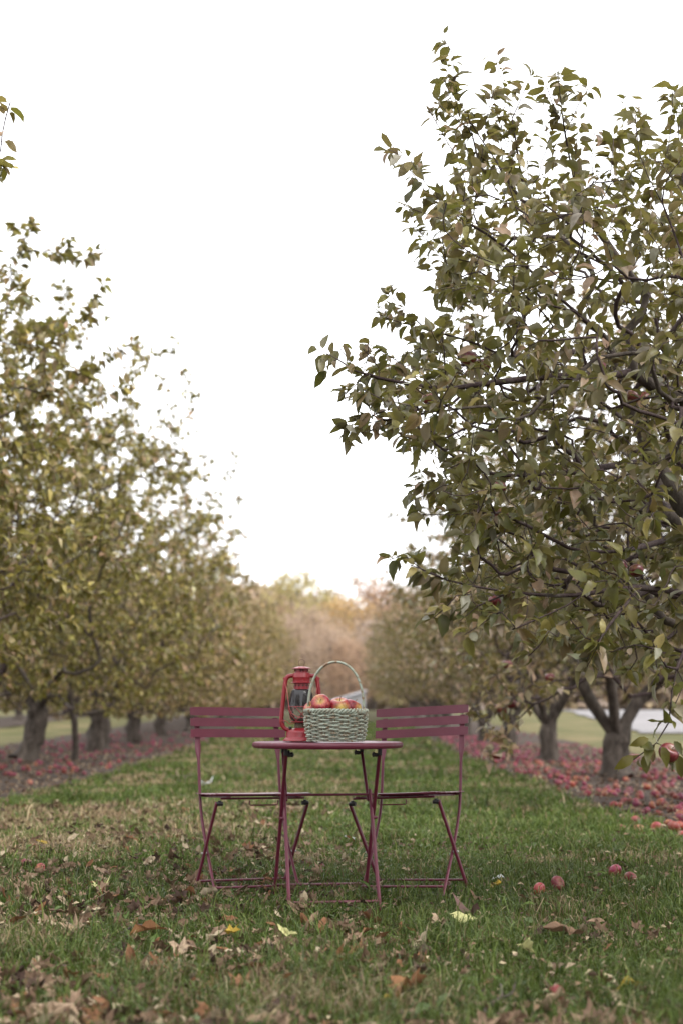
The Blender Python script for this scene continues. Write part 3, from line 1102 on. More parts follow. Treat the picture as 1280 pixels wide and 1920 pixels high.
# ---- autumn wood at the end of the lane: each tree its own
def forest_tree(seed, H, Rr, cols, nleaf, size):
    rg = np.random.default_rng(seed)
    t = Tree(seed)
    fork = t.path([np.zeros(3), np.array((.1, 0, H * .2)), np.array((0, .1, H * .4)), np.array((.1, 0, H * .7)), np.array((0, 0, H * .93))], step=.5)
    th = rg.uniform(0, 2 * PI, 260)
    zz = rg.uniform(.12, 1, 260)
    rr = Rr * np.sqrt(np.clip(1 - ((zz - .5) / .52) ** 2, 0.02, 1)) * rg.uniform(.3, 1, 260)
    t.grow(np.stack([rr * np.cos(th), rr * np.sin(th), zz * H], 1), np.array((0, 0, H * .25)), step=.5, up=-.1)
    t.finish(tip=.014, base_r=.22)
    p = t.arr[:len(t.p)]
    p = p[(p[:, 2] > H * .1)]
    i = rg.integers(0, len(p), nleaf)
    pos = p[i] + rg.normal(0, .42, (nleaf, 3))
    d = norm(rg.normal(0, 1, (nleaf, 3)) - np.array((0, 0, .4)))
    up = np.array((0, 0, 1.0)) + rg.normal(0, .7, (nleaf, 3))
    nr = norm(up - d * np.sum(up * d, 1, keepdims=True))
    c = np.array(cols)[rg.integers(0, len(cols), nleaf)] * rg.uniform(.75, 1.25, (nleaf, 1))
    fr = dict(pos=pos, dir=d, nrm=nr, len=rg.uniform(.7, 1.3, nleaf) * size, col=c, shp=rg.integers(0, NSH, nleaf))
    return t, fr


kinds = {
    'yellow': ([(0.48, 0.42, 0.14), (0.42, 0.38, 0.15), (0.52, 0.43, 0.18)], 5200, .30),
    'tan': ([(0.52, 0.37, 0.28), (0.48, 0.35, 0.28), (0.54, 0.40, 0.28)], 4600, .28),
    'rust': ([(0.50, 0.31, 0.20), (0.47, 0.30, 0.21), (0.53, 0.35, 0.22)], 5000, .28),
    'orange': ([(0.58, 0.36, 0.13), (0.55, 0.37, 0.15)], 4400, .28),
    'grey': ([(0.48, 0.38, 0.34), (0.45, 0.37, 0.34), (0.50, 0.40, 0.34)], 3800, .26),
}
forest_src = {}
FW = [  # kind, px, Y, height, label
    ('yellow', 555, 118, 12.6, 'yellow green tree with rounded top at the end of the lane'),
    ('grey', 610, 128, 12.2, 'nearly bare grey pink tree right of the yellow one, at the lane end'),
    ('rust', 690, 122, 12.8, 'rust brown tree with high domed crown at the end of the lane'),
    ('orange', 648, 108, 9.3, 'small bright orange tree in front of the rust brown one'),
    ('tan', 590, 104, 8.2, 'low tan tree behind the lantern, at the lane end'),
    ('tan', 750, 126, 12.2, 'tall tan tree between the rust one and the right row'),
    ('rust', 505, 124, 11.2, 'dull rust tree beside the left row, at the lane end'),
    ('tan', 540, 106, 7.6, 'low tan tree under the yellow one at the lane end'),
    ('grey', 700, 104, 7.4, 'low grey brown tree above the shed roof'),
    ('grey', 455, 130, 12.0, 'bare grey tree half hidden by the left row'),
    ('yellow', 400, 120, 10.5, 'yellow tree glimpsed through the left row'),
    ('rust', 810, 120, 11.5, 'rust tree glimpsed through the right row'),
    ('tan', 870, 128, 11.0, 'tan tree mostly hidden behind the right row'),
    ('tan', 330, 128, 11.0, 'tan tree mostly hidden behind the left row'),
    ('grey', 950, 124, 10.0, 'bare tree hidden behind the right row'),
    ('yellow', 480, 98, 4.6, 'low yellow bush like tree beside the lantern'),
    ('tan', 620, 98, 6.4, 'young tan tree in the middle of the lane end'),
    ('rust', 655, 96, 5.2, 'short brown tree behind the basket handle'),
    ('yellow', 735, 97, 4.8, 'low green tree right of the shed'),
]
for i, (kd, px, Y, H, lab) in enumerate(FW):
    x = (px - 640) / FPX * Y
    loc = (x, Y, float(gz(0, Y)))
    if kd not in forest_src:
        cols, nl_, sz = kinds[kd]
        t, f = forest_tree(70 + i, 12.0, 3.9, cols, nl_, sz)
        rt = thing('autumn_tree', lab, 'tree', loc, (0, 0, i), 'autumn trees at the end of the lane')
        t.wood('trunk', M['bark'], rt, rmin=.06)
        tag(t.wood('branches', M['twig'], rt, rmax=.06), kind='stuff')
        tag(link('crown', frames_to_mesh('crown', f, M['autumn'], True), rt), kind='stuff')
        rt.scale = (H / 12 * 1.15, H / 12 * 1.15, H / 12 * .9)
        forest_src[kd] = rt
    else:
        c = copy_tree(forest_src[kd], loc, i * 1.7, lab, 'autumn trees at the end of the lane', 1)
        c.scale = (H / 12 * 1.2, H / 12 * 1.2, H / 12 * .9)
# far wooded rise that reads as one mass
wr = np.random.default_rng(77)
nw = 42000
wx = wr.uniform(-75, 75, nw)
wy = wr.uniform(135, 147, nw)
wh = 8.0 + 4.0 * vnoise(wx, 1, 9, 5) + 2 * vnoise(wx, 3, 3, 7)
wz = wr.uniform(0, 1, nw) * wh + .9
wc = np.array([(0.54, 0.40, 0.31), (0.50, 0.40, 0.33), (0.56, 0.44, 0.28), (0.48, 0.40, 0.35)])[wr.integers(0, 4, nw)]
wd = norm(wr.normal(0, 1, (nw, 3)))
wu = np.array((0, 0, 1.0)) + wr.normal(0, .8, (nw, 3))
wn = norm(wu - wd * np.sum(wu * wd, 1, keepdims=True))
fw = dict(pos=np.stack([wx, wy, wz], 1), dir=wd, nrm=wn, len=wr.uniform(1.2, 2.2, nw), col=wc, shp=wr.integers(0, NSH, nw))
tag(link('distant_wood', frames_to_mesh('distant_wood', fw, M['autumn'], True)), 'tan autumn wood closing the view behind the lane', 'wood', kind='stuff')

# ---- pale shed at the lane end
sx, sy = (652 - 640) / FPX * 84, 84
sh = thing('shed', 'small pale shed with sloping roof seen behind the basket handle', 'shed', (sx, sy, float(gz(0, sy))), (0, 0, .15))
sh.scale = (.72, .72, .85)
mb = MB()
mb.add([(-1.3, -.8, 0), (1.3, -.8, 0), (1.3, .8, 0), (-1.3, .8, 0), (-1.3, -.8, .72), (1.3, -.8, 1.38), (1.3, .8, 1.38), (-1.3, .8, .72)],
       [(0, 1, 5, 4), (1, 2, 6, 5), (2, 3, 7, 6), (3, 0, 4, 7), (4, 5, 6, 7)])
mb.build('wall', M['white_wall'], sh, smooth=False)
mb = MB()
mb.box((0, 0, 1.1), (2.95, 1.95, .07), Matrix.Rotation(-math.atan2(.66, 2.6), 3, 'Y'))
mb.build('roof', M['pale_roof'], sh, smooth=False)
for k in range(3):
    mb = MB()
    mb.box((-.9 + .9 * k, -.815, .35), (.06, .03, .7))
    mb.build('corner_post', M['white_wall'], sh, smooth=False)

# ------------------------------------------------------------------ folding table
TX, TY, TROT = -0.055, 5.75, R(8)
TH = 0.66
tb = thing('bistro_table', 'round burgundy folding metal table holding the lantern and basket', 'table', (TX, TY, 0), (0, 0, TROT))
mb = MB()
RT = 0.300
prof = [(0, TH - .004), (RT * .5, TH - .003), (RT - .02, TH - .001), (RT - .010, TH), (RT - .004, TH - .002), (RT - .0008, TH - .006), (RT, TH - .010), (RT - .0006, TH - .016), (RT - .004, TH - .0215), (RT - .010, TH - .0235), (RT - .014, TH - .021), (RT - .016, TH - .012), (0, TH - .012)]
mb.lathe(prof[::-1], 72)
mb.build('tabletop', M['burgundy'], tb)


def u_frame(name, pts, r, parent, m=None, flat=None):
    b = MB()
    b.tube(pts, r if flat is None else [flat] * len(pts), 8)
    return b.build(name, m or M['burgundy'], parent)


# outer frame: feet at the back, tops at the front
for s in (-1, 1):
    u_frame('leg', [(s * .186, .205, .048), (s * .186, .205, .08), (s * .182, -.16, TH - .045)], .0075, tb)
    u_frame('leg', [(s * .172, -.205, .030), (s * .172, -.205, .06), (s * .172, .018, .47)], .0072, tb)
    u_frame('leg', [(s * .164, .006, .43), (s * .162, .165, TH - .04)], .0066, tb)
u_frame('foot_bar', [(-.184, .205, .083), (.184, .205, .083)], .0055, tb)
u_frame('foot_bar', [(-.170, -.205, .064), (.170, -.205, .064)], .0055, tb)
u_frame('cross_bar', [(-.195, .012, .452), (.188, .012, .452)], .0048, tb)
mb = MB()
mb.tube([(.189, .012, .452), (.202, .012, .452)], .008, 8)
mb.build('bolt', M['steel'], tb)
for s in (-1, 1):
    u_frame('rivet', [(s * .167, -.037, .365), (s * .192, -.037, .365)], .006, tb)
for s, y, z in ((-1, -.16, TH - .045), (1, -.16, TH - .045), (-1, .165, TH - .045), (1, .165, TH - .045)):
    xx = s * (.183 if y < 0 else .162)
    mb = MB()
    mb.box((xx, y, TH - .026), (.012, .03, .03))
    mb.box((xx, y, TH - .04), (.014, .022, .02), None, .003)
    mb.build('bracket', M['black_knob'], tb, smooth=False)
    mb = MB()
    d = -1 if s > 0 else 1
    mb.tube([(xx + d * .006, y, TH - .048), (xx + d * .012, y, TH - .048), (xx + d * .018, y, TH - .047), (xx + d * .026, y, TH - .046), (xx + d * .031, y, TH - .046)], [.006, .008, .0075, .0115, .004], 10)
    mb.build('wing_nut', M['black_knob'], tb)


# ------------------------------------------------------------------ folding chairs
def make_chair(label, loc, rot, group):
    root = thing('folding_chair', label, 'chair', loc, rot, group)
    W = .178                          # half distance between the posts
    for s in (-1, 1):
        side = [(.262, .755), (.245, .70), (.225, .62), (.212, .575), (.20, .52), (.182, .44), (.155, .36), (.086, .25), (-.018, .12), (-.082, .045)]
        # local y: back is positive; the post sweeps from the back rest down to the front foot
        pts = spline([(s * W, y - .055, z) for y, z in side], 4)
        rad = []
        for p_ in pts:
            z = p_[2]
            if z > .64:
                rad.append((.0035, .0120))
            elif z > .575:
                k = (z - .575) / .065
                rad.append((.0062 + (.0035 - .0062) * k, .0062 + (.0128 - .0062) * min(1, k * 1.5)))
            else:
                rad.append((.0062, .0062))
        # widths across x: first radius lies along the side vector
        mb = MB()
        mb.tube(pts, rad, 10)
        mb.build('post', M['burgundy'], root)
        mb = MB()
        mb.tube([(s * (W + .016), -.175 + .01, .415), (s * (W + .016), -.175 + .02, .40), (s * (W + .014), .100, .065), (s * (W + .014), .105, .045)], [(.0065, .010)] * 4, 8)
        mb.build('leg', M['burgundy'], root)
        mb = MB()
        mb.tube([(s * (W + .004), -.166, .425), (s * (W + .004), -.166, .405)], .007, 8)
        mb.tube([(s * (W + .004) - .013, -.166, .412), (s * (W + .004) + .013, -.166, .412)], [.008, .009], 8)
        mb.build('hinge_knob', M['black_knob'], root)
        mb = MB()
        mb.tube([(s * (W + .004), -.007, .206), (s * (W + .0275), -.007, .206)], .0042, 8)
        mb.build('pivot_bolt', M['steel'], root)
    for k in range(3):
        z0 = .7805 - k * .0460
        yb = .200 - k * .010
        vs, fs = [], []
        n = 18
        hw, th = .0178, .0022
        for i in range(n + 1):
            u = -1 + 2 * i / n
            x = u * .212
            y = yb - .022 * (u * u) + .014           # dished: ends come forward
            e = 1 if 0 < i < n else .86
            for dz, dy in ((-hw * e, -th), (-hw * e, th), (hw * e, th + .0065), (hw * e, -th + .0065)):
                vs.append((x, y + dy - .006, z0 + dz))
        for i in range(n):
            for j in range(4):
                fs.append((i * 4 + j, i * 4 + (j + 1) % 4, i * 4 + 4 + (j + 1) % 4, i * 4 + 4 + j))
        fs += [(0, 1, 2, 3), tuple(n * 4 + j for j in (3, 2, 1, 0))]
        mb = MB()
        mb.add(vs, fs)
        o = mb.build('back_slat', M['burgundy'], root)
    for k in range(6):
        y = -.178 + k * .056
        zz = .4385 + .003 * (abs(k - 2.5) / 2.5) ** 2 - .042 * (y + .04)
        mb = MB()
        n = 12
        vs, fs = [], []
        for i in range(n + 1):
            u = -1 + 2 * i / n
            z = zz + .002 * u * u
            vs += [(u * .196, y - .023, z), (u * .196, y + .023, z), (u * .196, y + .023, z + .0035), (u * .196, y - .023, z + .0035)]
        for i in range(n):
            for j in range(4):
                fs.append((i * 4 + j, i * 4 + (j + 1) % 4, i * 4 + 4 + (j + 1) % 4, i * 4 + 4 + j))
        fs += [(0, 1, 2, 3), tuple(n * 4 + j for j in (3, 2, 1, 0))]
        mb.add(vs, fs)
        mb.build('seat_slat', M['burgundy'], root)
    for s in (-1, 1):
        mb = MB()
        mb.box((s * .150, -.035, .4325), (.018, .30, .006), Matrix.Rotation(-.042, 3, 'X'))
        mb.build('seat_rail', M['burgundy'], root, smooth=False)
    u_frame('stretcher', [(-W, .115, .430), (W, .115, .430)], .0048, root)
    u_frame('stretcher', [(-W, -.165, .4325), (W, -.165, .4325)], .0042, root)
    u_frame('foot_bar', [(-W, -.124, .080), (W, -.124, .080)], .005, root)
    u_frame('foot_bar', [(-W - .012, .092, .084), (W + .012, .092, .084)], .005, root)
    u_frame('wire_loop', [(-.06, -.18, .425), (-.06, -.18, .409), (-.054, -.18, .406), (.054, -.18, .406), (.06, -.18, .409), (.06, -.18, .425)], .0025, root)
    return root


make_chair('burgundy folding chair behind the lantern, nearer the tall olive green tree', (-.384, 6.02, 0), (0, R(.6), R(22)), 'folding chairs at the table')
make_chair('mauve tinted folding chair tilted slightly, on the side of the fallen apples', (.298, 5.98, .004), (0, R(-2.8), R(-25)), 'folding chairs at the table')

# ------------------------------------------------------------------ lantern
LS = 1 / 11.29 / 455.0
lz = lambda Y: (1778 - Y) * LS
lr = lambda r: r * LS
ln_loc = (-.163, 5.86, TH)
la = thing('lantern', 'old red hurricane lantern with sooty glass standing beside the basket', 'lantern', ln_loc, (0, 0, R(4)))


def lprof(seq):
    return [(lr(r), lz(y)) for r, y in seq]


mb = MB()
mb.lathe(lprof([(0, 1776), (378, 1776), (386, 1768), (380, 1745), (345, 1715), (322, 1698), (316, 1690), (316, 1600), (308, 1580), (285, 1555), (235, 1530), (160, 1508), (150, 1500), (0, 1500)]), 48)
mb.build('fuel_tank', M['red_paint'], la)
mb = MB()
mb.lathe(lprof([(150, 1505), (152, 1470), (146, 1465), (146, 1430), (138, 1425), (135, 1390), (0, 1390)]), 32)
mb.build('burner_collar', M['brass'], la)
mb = MB()
mb.lathe(lprof([(120, 1400), (215, 1392), (226, 1380), (226, 1368), (215, 1362), (120, 1366)]), 40)
mb.build('globe_plate', M['red_paint'], la)
mb = MB()
mb.lathe(lprof([(130, 1366), (118, 1345), (70, 1310), (45, 1300), (30, 1300), (26, 1235), (0, 1235)]), 24)
mb.build('burner', M['brass'], la)
mb = MB()
gp = [(168, 1368), (205, 1330), (235, 1280), (255, 1210), (264, 1130), (266, 1060), (262, 980), (250, 890), (230, 800), (205, 735), (178, 705), (165, 698)]
mb.lathe(lprof(gp), 48)
mb.build('globe', M['globe'], la)
mb = MB()
mb.lathe(lprof([(168, 700), (160, 695), (158, 600), (158, 580), (150, 578), (150, 690)]), 36)
mb.build('chimney_collar', M['red_paint'], la)
for k in range(12):
    a = 2 * PI * (k + .3) / 12
    mb = MB()
    rr = lr(158)
    mb.tube([((rr - .001) * math.cos(a), (rr - .001) * math.sin(a), lz(622)), ((rr + .0006) * math.cos(a), (rr + .0006) * math.sin(a), lz(622))], lr(17), 8)
    mb.build('vent_hole', M['black_knob'], la)
mb = MB()
mb.lathe(lprof([(150, 582), (212, 572), (222, 564), (212, 556), (186, 548), (184, 460), (188, 452), (188, 446), (182, 438), (180, 366), (172, 356), (140, 352), (0, 352)]), 48)
mb.build('hood', M['red_paint'], la)
mb = MB()
mb.lathe(lprof([(142, 354), (142, 340), (140, 330), (0, 330)]), 32)
for k in range(5):
    a = 2 * PI * k / 5 + .35
    mb.box((lr(130) * math.cos(a), lr(130) * math.sin(a), lz(305)), (lr(26), lr(70), lr(62)), Matrix.Rotation(a, 3, 'Z'))
mb.lathe(lprof([(70, 335), (70, 275)]), 16)
mb.build('chimney_neck', M['red_paint'], la)
mb = MB()
mb.lathe(lprof([(0, 278), (150, 278), (195, 276), (204, 270), (196, 262), (150, 246), (100, 230), (60, 222), (0, 219)]), 48)
mb.build('cap', M['red_paint'], la)
mb = MB()
mb.tube(spline([(lr(-42), 0, lz(222)), (lr(-58), 0, lz(165)), (lr(-62), 0, lz(120)), (lr(-40), 0, lz(90)), (0, 0, lz(82)), (lr(40), 0, lz(90)), (lr(62), 0, lz(120)), (lr(58), 0, lz(165)), (lr(42), 0, lz(222))], 4), .0014, 6)
mb.build('ring', M['rust_wire'], la)
for s in (-1, 1):
    mb = MB()
    tp = [(s * 170, 415), (s * 230, 418), (s * 290, 440), (s * 325, 500), (s * 345, 600), (s * 370, 800), (s * 395, 1050), (s * 415, 1300), (s * 412, 1390), (s * 375, 1480), (s * 310, 1530), (s * 230, 1550)]
    mb.tube(spline([(lr(x), 0, lz(y)) for x, y in tp], 5), lr(45), 14)
    mb.build('side_tube', M['red_paint'], la)
    mb = MB()
    mb.box((lr(s * 352), 0, lz(482)), (lr(50), .004, lr(70)), None, .0015)
    mb.tube([(lr(s * 365), -.006, lz(478)), (lr(s * 365), .006, lz(478))], lr(24), 10)
    mb.build('bail_ear', M['red_paint'], la)
# bail wire hangs down in front of the globe
mb = MB()
bp = [(-368, 0, 470), (-345, -.012, 600), (-310, -.028, 740), (-276, -.045, 1000), (-262, -.052, 1080), (-215, -.058, 1190), (-120, -.062, 1260), (0, -.064, 1290), (120, -.062, 1260), (215, -.058, 1190), (262, -.052, 1080), (276, -.045, 1000), (310, -.028, 740), (345, -.012, 600), (368, 0, 470)]
mb.tube(spline([(lr(x), y, lz(z)) for x, y, z in bp], 5), .0014, 6)
mb.build('bail_handle', M['red_wire'], la)
mb = MB()
mb.tube([(lr(270) * math.cos(a), lr(270) * math.sin(a), lz(1060)) for a in np.linspace(0, 2 * PI, 40, endpoint=False)], .0012, 6, closed=True)
mb.build('guard_ring', M['red_wire'], la)
for k in range(6):
    for sgn in (-1, 1):
        a0 = 2 * PI * k / 6
        pts = []
        for i in range(9):
            u = i / 8
            yy = 1060 + 308 * u
            rg_ = np.interp(yy, [1060, 1130, 1210, 1280, 1330, 1368], [268, 266, 258, 240, 214, 205]) + 6
            a = a0 + sgn * u * 1.05
            pts.append((lr(rg_) * math.cos(a), lr(rg_) * math.sin(a), lz(yy)))
        mb = MB()
        mb.tube(pts, .0011, 5)
        mb.build('guard_wire', M['red_wire'], la)
mb = MB()
mb.tube(spline([(lr(x), -.012, lz(y)) for x, y in [(-130, 1412), (-250, 1415), (-285, 1385), (-310, 1360), (-380, 1352), (-430, 1358), (-440, 1380)]], 4), .0014, 6)
mb.build('lift_lever', M['red_wire'], la)
mb = MB()
mb.lathe([(0, lz(1470)), (lr(26), lz(1472)), (lr(32), lz(1485)), (lr(32), lz(1515)), (lr(20), lz(1530))], 16, (lr(-232), -.012, 0))
mb.build('filler_cap', M['black_knob'], la)

# ------------------------------------------------------------------ basket
bs_loc = (-.022, 5.665, TH + .001)
bk = thing('basket', 'pale green painted wicker basket with tall hoop handle, full of apples', 'basket', bs_loc, (0, 0, R(-14)))
BH, RB, RTp = .118, .104, .117
NS = 18


def brad(z):
    t = z / BH
    return RB + (RTp - RB) * (t ** .7) + .004 * math.sin(PI * t)


for k in range(NS):
    a = 2 * PI * k / NS
    mb = MB()
    mb.tube([((brad(z)) * math.cos(a), (brad(z)) * math.sin(a), z) for z in np.linspace(0.002, BH, 8)], [(.0045, .0022)] * 8, 8)
    mb.build('stake', M['wicker'], bk)
NR = 15
for i in range(NR):
    z = .006 + (BH - .016) * i / (NR - 1)
    ph = (i % 2) * PI
    pts = []
    jit = [random.uniform(-.0011, .0011) for _ in range(NS)]
    amp = [random.uniform(.0058, .0086) for _ in range(NS)]
    for k in range(NS * 8):
        a = 2 * PI * k / (NS * 8)
        w = math.cos(a * NS / 2 + ph)
        w = math.copysign(abs(w) ** .75, w)
        r = brad(z) + amp[(k // 8) % NS] * w
        pts.append((r * math.cos(a), r * math.sin(a), z + jit[(k // 8) % NS] * .8 + .0006 * math.sin(3 * a + i)))
    mb = MB()
    mb.tube(pts, [(.0029 + .0004 * math.sin(k * .7 + i), .0035 + .0004 * math.sin(k * .31 + 2 * i)) for k in range(len(pts))], 8, closed=True)
    mb.build('weaver', M['wicker'], bk)
for s in range(3):
    pts = []
    nt_ = 16
    for k in range(nt_ * 10):
        a = 2 * PI * k / (nt_ * 10)
        t = a * nt_ + s * 2 * PI / 3
        r = RTp + .002 + .0062 * math.cos(t)
        pts.append((r * math.cos(a), r * math.sin(a), BH + .0015 + .0068 * math.sin(t)))
    mb = MB()
    mb.tube(pts, [.0042 + .0006 * math.sin(k * .9 + s) for k in range(len(pts))], 7, closed=True)
    mb.build('rim_braid', M['wicker'], bk)
mb = MB()
mb.lathe([(0, .003), (RB - .002, .003), (RB + .004, .0035), (RB + .005, .0075), (RB - .002, .009), (0, .009)], 36)
mb.build('bottom', M['wicker'], bk)
mb = MB()
hpts = []
for t in np.linspace(0, PI, 40):
    x = -.1125 * math.cos(t) * (1 + .05 * math.sin(t) ** 2)
    z = BH - .005 + .200 * math.sin(t) ** .82
    hpts.append((x, 0, z))
hpts = [(-.1105, 0, .04), (-.112, 0, .08)] + hpts + [(.112, 0, .08), (.1105, 0, .04)]
mb.tube(hpts, [(.0072, .0050)] * len(hpts), 10)
mb.build('handle', M['wicker'], bk)
for s in (-1, 1):
    mb = MB()
    for dz in (.068, .084, .1):
        mb.tube([(s * (brad(dz) + .010 * math.cos(a)), .013 * math.sin(a), dz + .007 * math.sin(a + 1)) for a in np.linspace(0, 2 * PI, 16, endpoint=False)], .0028, 6, closed=True)
    mb.build('handle_binding', M['wicker'], bk)


# ------------------------------------------------------------------ apples
def apple_mesh(name, r, nu, nv, seed, mat, blush=None, rot_wob=0.04, big=True, dim=1.0):
    """lathed apple with stem and blossom hollows, streaked skin colours per vertex"""
    rg = np.random.default_rng(seed)
    V, C = [], []
    ph0, ph1 = rg.uniform(0, 6.28, 2)
    by = rg.uniform(0, 2 * PI) if blush is None else blush
    for j in range(nv + 1):
        t = j / nv * PI
        # generating curve of an apple
        rr = math.sin(t) * (1 + .06 * math.cos(t)) ** 1
        zz = math.cos(t) * .90
        top = math.exp(-(t / .42) ** 2)
        bot = math.exp(-((PI - t) / .33) ** 2)
        zz = zz - .34 * top + .16 * bot
        for i in range(nu):
            a = 2 * PI * i / nu
            w = 1 + rot_wob * math.sin(5 * a + ph0) * (.3 + .7 * (t / PI)) * .5 + rot_wob * .7 * math.sin(a + ph1)
            V.append((r * rr * w * math.cos(a), r * rr * w * math.sin(a), r * zz))
            st = .5 + .5 * math.sin(a * 11 + 2.2 * math.sin(a * 3 + ph0)) * math.sin(a * 17 + ph1)
            st = .6 * st + .4 * rg.uniform(0, 1)
            d = abs((a - by + PI) % (2 * PI) - PI)
            yel = math.exp(-(d / .62) ** 2 - ((t - 1.3) / .5) ** 2)
            hol = math.exp(-(t / .42) ** 2)
            f = min(1, max(0, (1.15 if big else .45) * yel + .35 * (st - .62) + .85 * hol * (1 if big else .5)))
            if not big:
                st = st * .8 + .25
            red = np.array((.30, .020, .036) if big else (.25, .024, .036)) * (.8 + .4 * st)
            pink = np.array((.46, .10, .09) if big else (.38, .12, .115))
            red = red * (1 - .35 * (st > .66)) + pink * .35 * (st > .66)
            yl_ = np.array((.60, .42, .10)) * (1 - .5 * hol) + np.array((.22, .22, .05)) * .5 * hol
            C.append(red * (1 - f) + yl_ * f)
    F = []
    for j in range(nv):
        for i in range(nu):
            F.append((j * nu + i, j * nu + (i + 1) % nu, (j + 1) * nu + (i + 1) % nu, (j + 1) * nu + i))
    me = np_mesh(name, np.array(V), np.array(F)[:, ::-1], np.array(C) * dim, True, mat)
    return me


def big_apple(pos, r, seed, rot, label, group=None, mat='apple', blush=None, dull=False):
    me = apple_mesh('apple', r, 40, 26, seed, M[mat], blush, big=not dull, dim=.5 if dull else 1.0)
    o = link('apple', me)
    o.location = pos
    o.rotation_euler = rot
    tag(o, label, 'apple', group)
    mb = MB()
    mb.tube(spline([(0, 0, r * .48), (r * .03, 0, r * .72), (r * .12, .0, r * 1.0)], 3), [r * .035] * 6 + [r * .055], 6)
    mb.build('stem', M['rust_wire'], o)
    return o


GA = 'apples in the basket'
bx, by_, bz = bs_loc


def bpos(px, py, Y):
    return P(px, py, Y).tolist()


big_apple(bpos(601, 1320, 5.625), .0385, 3, (R(62), R(6), R(-8)), 'red streaked apple at the lantern side of the basket, stem hollow facing out', GA, blush=2.2)
big_apple(bpos(637, 1326, 5.65), .0445, 8, (R(18), R(-8), R(20)), 'large red apple with a yellow patch in the middle of the basket', GA, blush=-1.75)
big_apple(bpos(660, 1327, 5.70), .0385, 12, (R(12), R(22), R(40)), 'plain red apple at the purple chair side of the basket', GA, blush=-1.2)
big_apple(bpos(585, 1330, 5.70), .0355, 17, (R(30), R(-30), R(0)), 'orange tinged apple peeping out between lantern and basket handle', GA, blush=-2.4)
big_apple(bpos(620, 1345, 5.73), .041, 21, (R(10), R(10), R(70)), 'red apple sunk behind the two front ones in the basket', GA)

GH = 'apples hanging in the large tree'
hang = [(877, 670, 6.35, .040, 'orange red apple of a touching pair hanging above the lawn'), (903, 685, 6.4, .039, 'dark red apple of the touching pair hanging above the lawn'),
        (802, 747, 5.62, .027, 'small red apple near the long branch tip'), (1122, 687, 6.6, .034, 'red apple in front of the thick dark limb'),
        (1186, 744, 6.1, .034, 'dark red apple under the smooth branch, paired'), (1204, 747, 6.15, .033, 'second dark red apple of the pair under the smooth branch'),
        (936, 913, 6.0, .028, 'small red apple in the middle of the leaves, upper of two'), (938, 962, 5.7, .03, 'small red apple in the middle of the leaves, lower of two'),
        (1162, 1062, 5.6, .030, 'dull russet apple low on the leafy right side'), (1192, 1070, 5.7, .030, 'greenish apple beside the dull russet one'),
        (1113, 1212, 5.15, .031, 'brick red apple under the lowest leaves'), (926, 1128, 5.35, .025, 'small apple above the lowest leaves, near the row behind')]
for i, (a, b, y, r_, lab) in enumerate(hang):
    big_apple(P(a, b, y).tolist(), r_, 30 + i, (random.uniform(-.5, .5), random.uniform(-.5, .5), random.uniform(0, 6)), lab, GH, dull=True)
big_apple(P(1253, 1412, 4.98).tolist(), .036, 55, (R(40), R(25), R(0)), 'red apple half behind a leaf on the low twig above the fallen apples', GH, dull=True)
hang2 = [(950, 1246, 11.4), (945, 1330, 11.6), (958, 1320, 11.6), (930, 1415, 11.4), (935, 1328, 11.5), (1030, 1270, 11.6)]
for i, (a, b, y) in enumerate(hang2):
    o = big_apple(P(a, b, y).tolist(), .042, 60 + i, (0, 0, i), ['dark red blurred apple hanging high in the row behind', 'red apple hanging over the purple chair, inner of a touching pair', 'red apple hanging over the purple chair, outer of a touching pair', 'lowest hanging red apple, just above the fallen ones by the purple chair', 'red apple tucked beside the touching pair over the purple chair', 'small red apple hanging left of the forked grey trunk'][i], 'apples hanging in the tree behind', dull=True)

# fallen apples
wf = [apple_mesh('apple', 1.0, 14, 9, 200 + k, M['windfall'], big=False) for k in range(6)]
ar = np.random.default_rng(300)


def soil_z(x, y):
    return float(gz(x, y) + soil_h(np.array([x]), np.array([y]))[0])


cand = []
for side in (1, -1):
    n_ = 2600 if side > 0 else 1500
    y = 7.4 + 38.6 * ar.uniform(0, 1, n_) ** 1.15
    if side > 0:
        x = laneR(y) + .12 + ar.uniform(0, 1, n_) ** 1.1 * 3.3
        dens = .75 * vnoise(x, y, .9, 21) + .45 * (np.abs(x - 3.3) < 1.0) - .25 * (x < laneR(y) + .35)
    else:
        x = laneL(y) - .15 - ar.uniform(0, 1, n_) * 4.2
        dens = .62 * vnoise(x, y, .9, 23) + .1
    keep = dens > (ar.uniform(.24, 1.15, n_) - .25 * (y < 13) if side > 0 else ar.uniform(.05, .85, n_))
    px, py, zc = project(np.stack([x, y, gz(x, y)], 1))
    keep &= (px > -15) & (px < 1295)
    for a, b in zip(x[keep], y[keep]):
        cand.append((a, b, side))
cand.sort(key=lambda q_: q_[1])
# thin overlaps
acc = []
grid = {}
for a, b, s in cand:
    c = (round(a / .08), round(b / .08))
    if any((c[0] + i, c[1] + j) in grid for i in (-1, 0, 1) for j in (-1, 0, 1)) and ar.uniform() < .8:
        continue
    grid[c] = 1
    acc.append((a, b, s))
for px_, py_ in [(1165, 1540), (1164, 1557), (1190, 1548), (1208, 1543), (1196, 1562), (1252, 1545), (1265, 1552), (1262, 1566), (1276, 1572), (1240, 1502), (1272, 1522), (1222, 1512), (1150, 1508), (1180, 1500), (1130, 1490), (1278, 1600), (1230, 1558)]:
    x_ = (px_ - 640.0) / FPX
    u_ = (960.0 - py_) / FPX
    k_ = (.03 - CAM_H) / (math.sin(PITCH) + u_ * math.cos(PITCH))
    acc.append((x_ * k_, (math.cos(PITCH) - u_ * math.sin(PITCH)) * k_, 1))
acc.sort(key=lambda q_: q_[1])
sv, sf, sc_ = [], [], []
base = 0
small = [apple_mesh('apple', 1.0, 8, 6, 210 + k, None, big=False) for k in range(3)]
sm = []
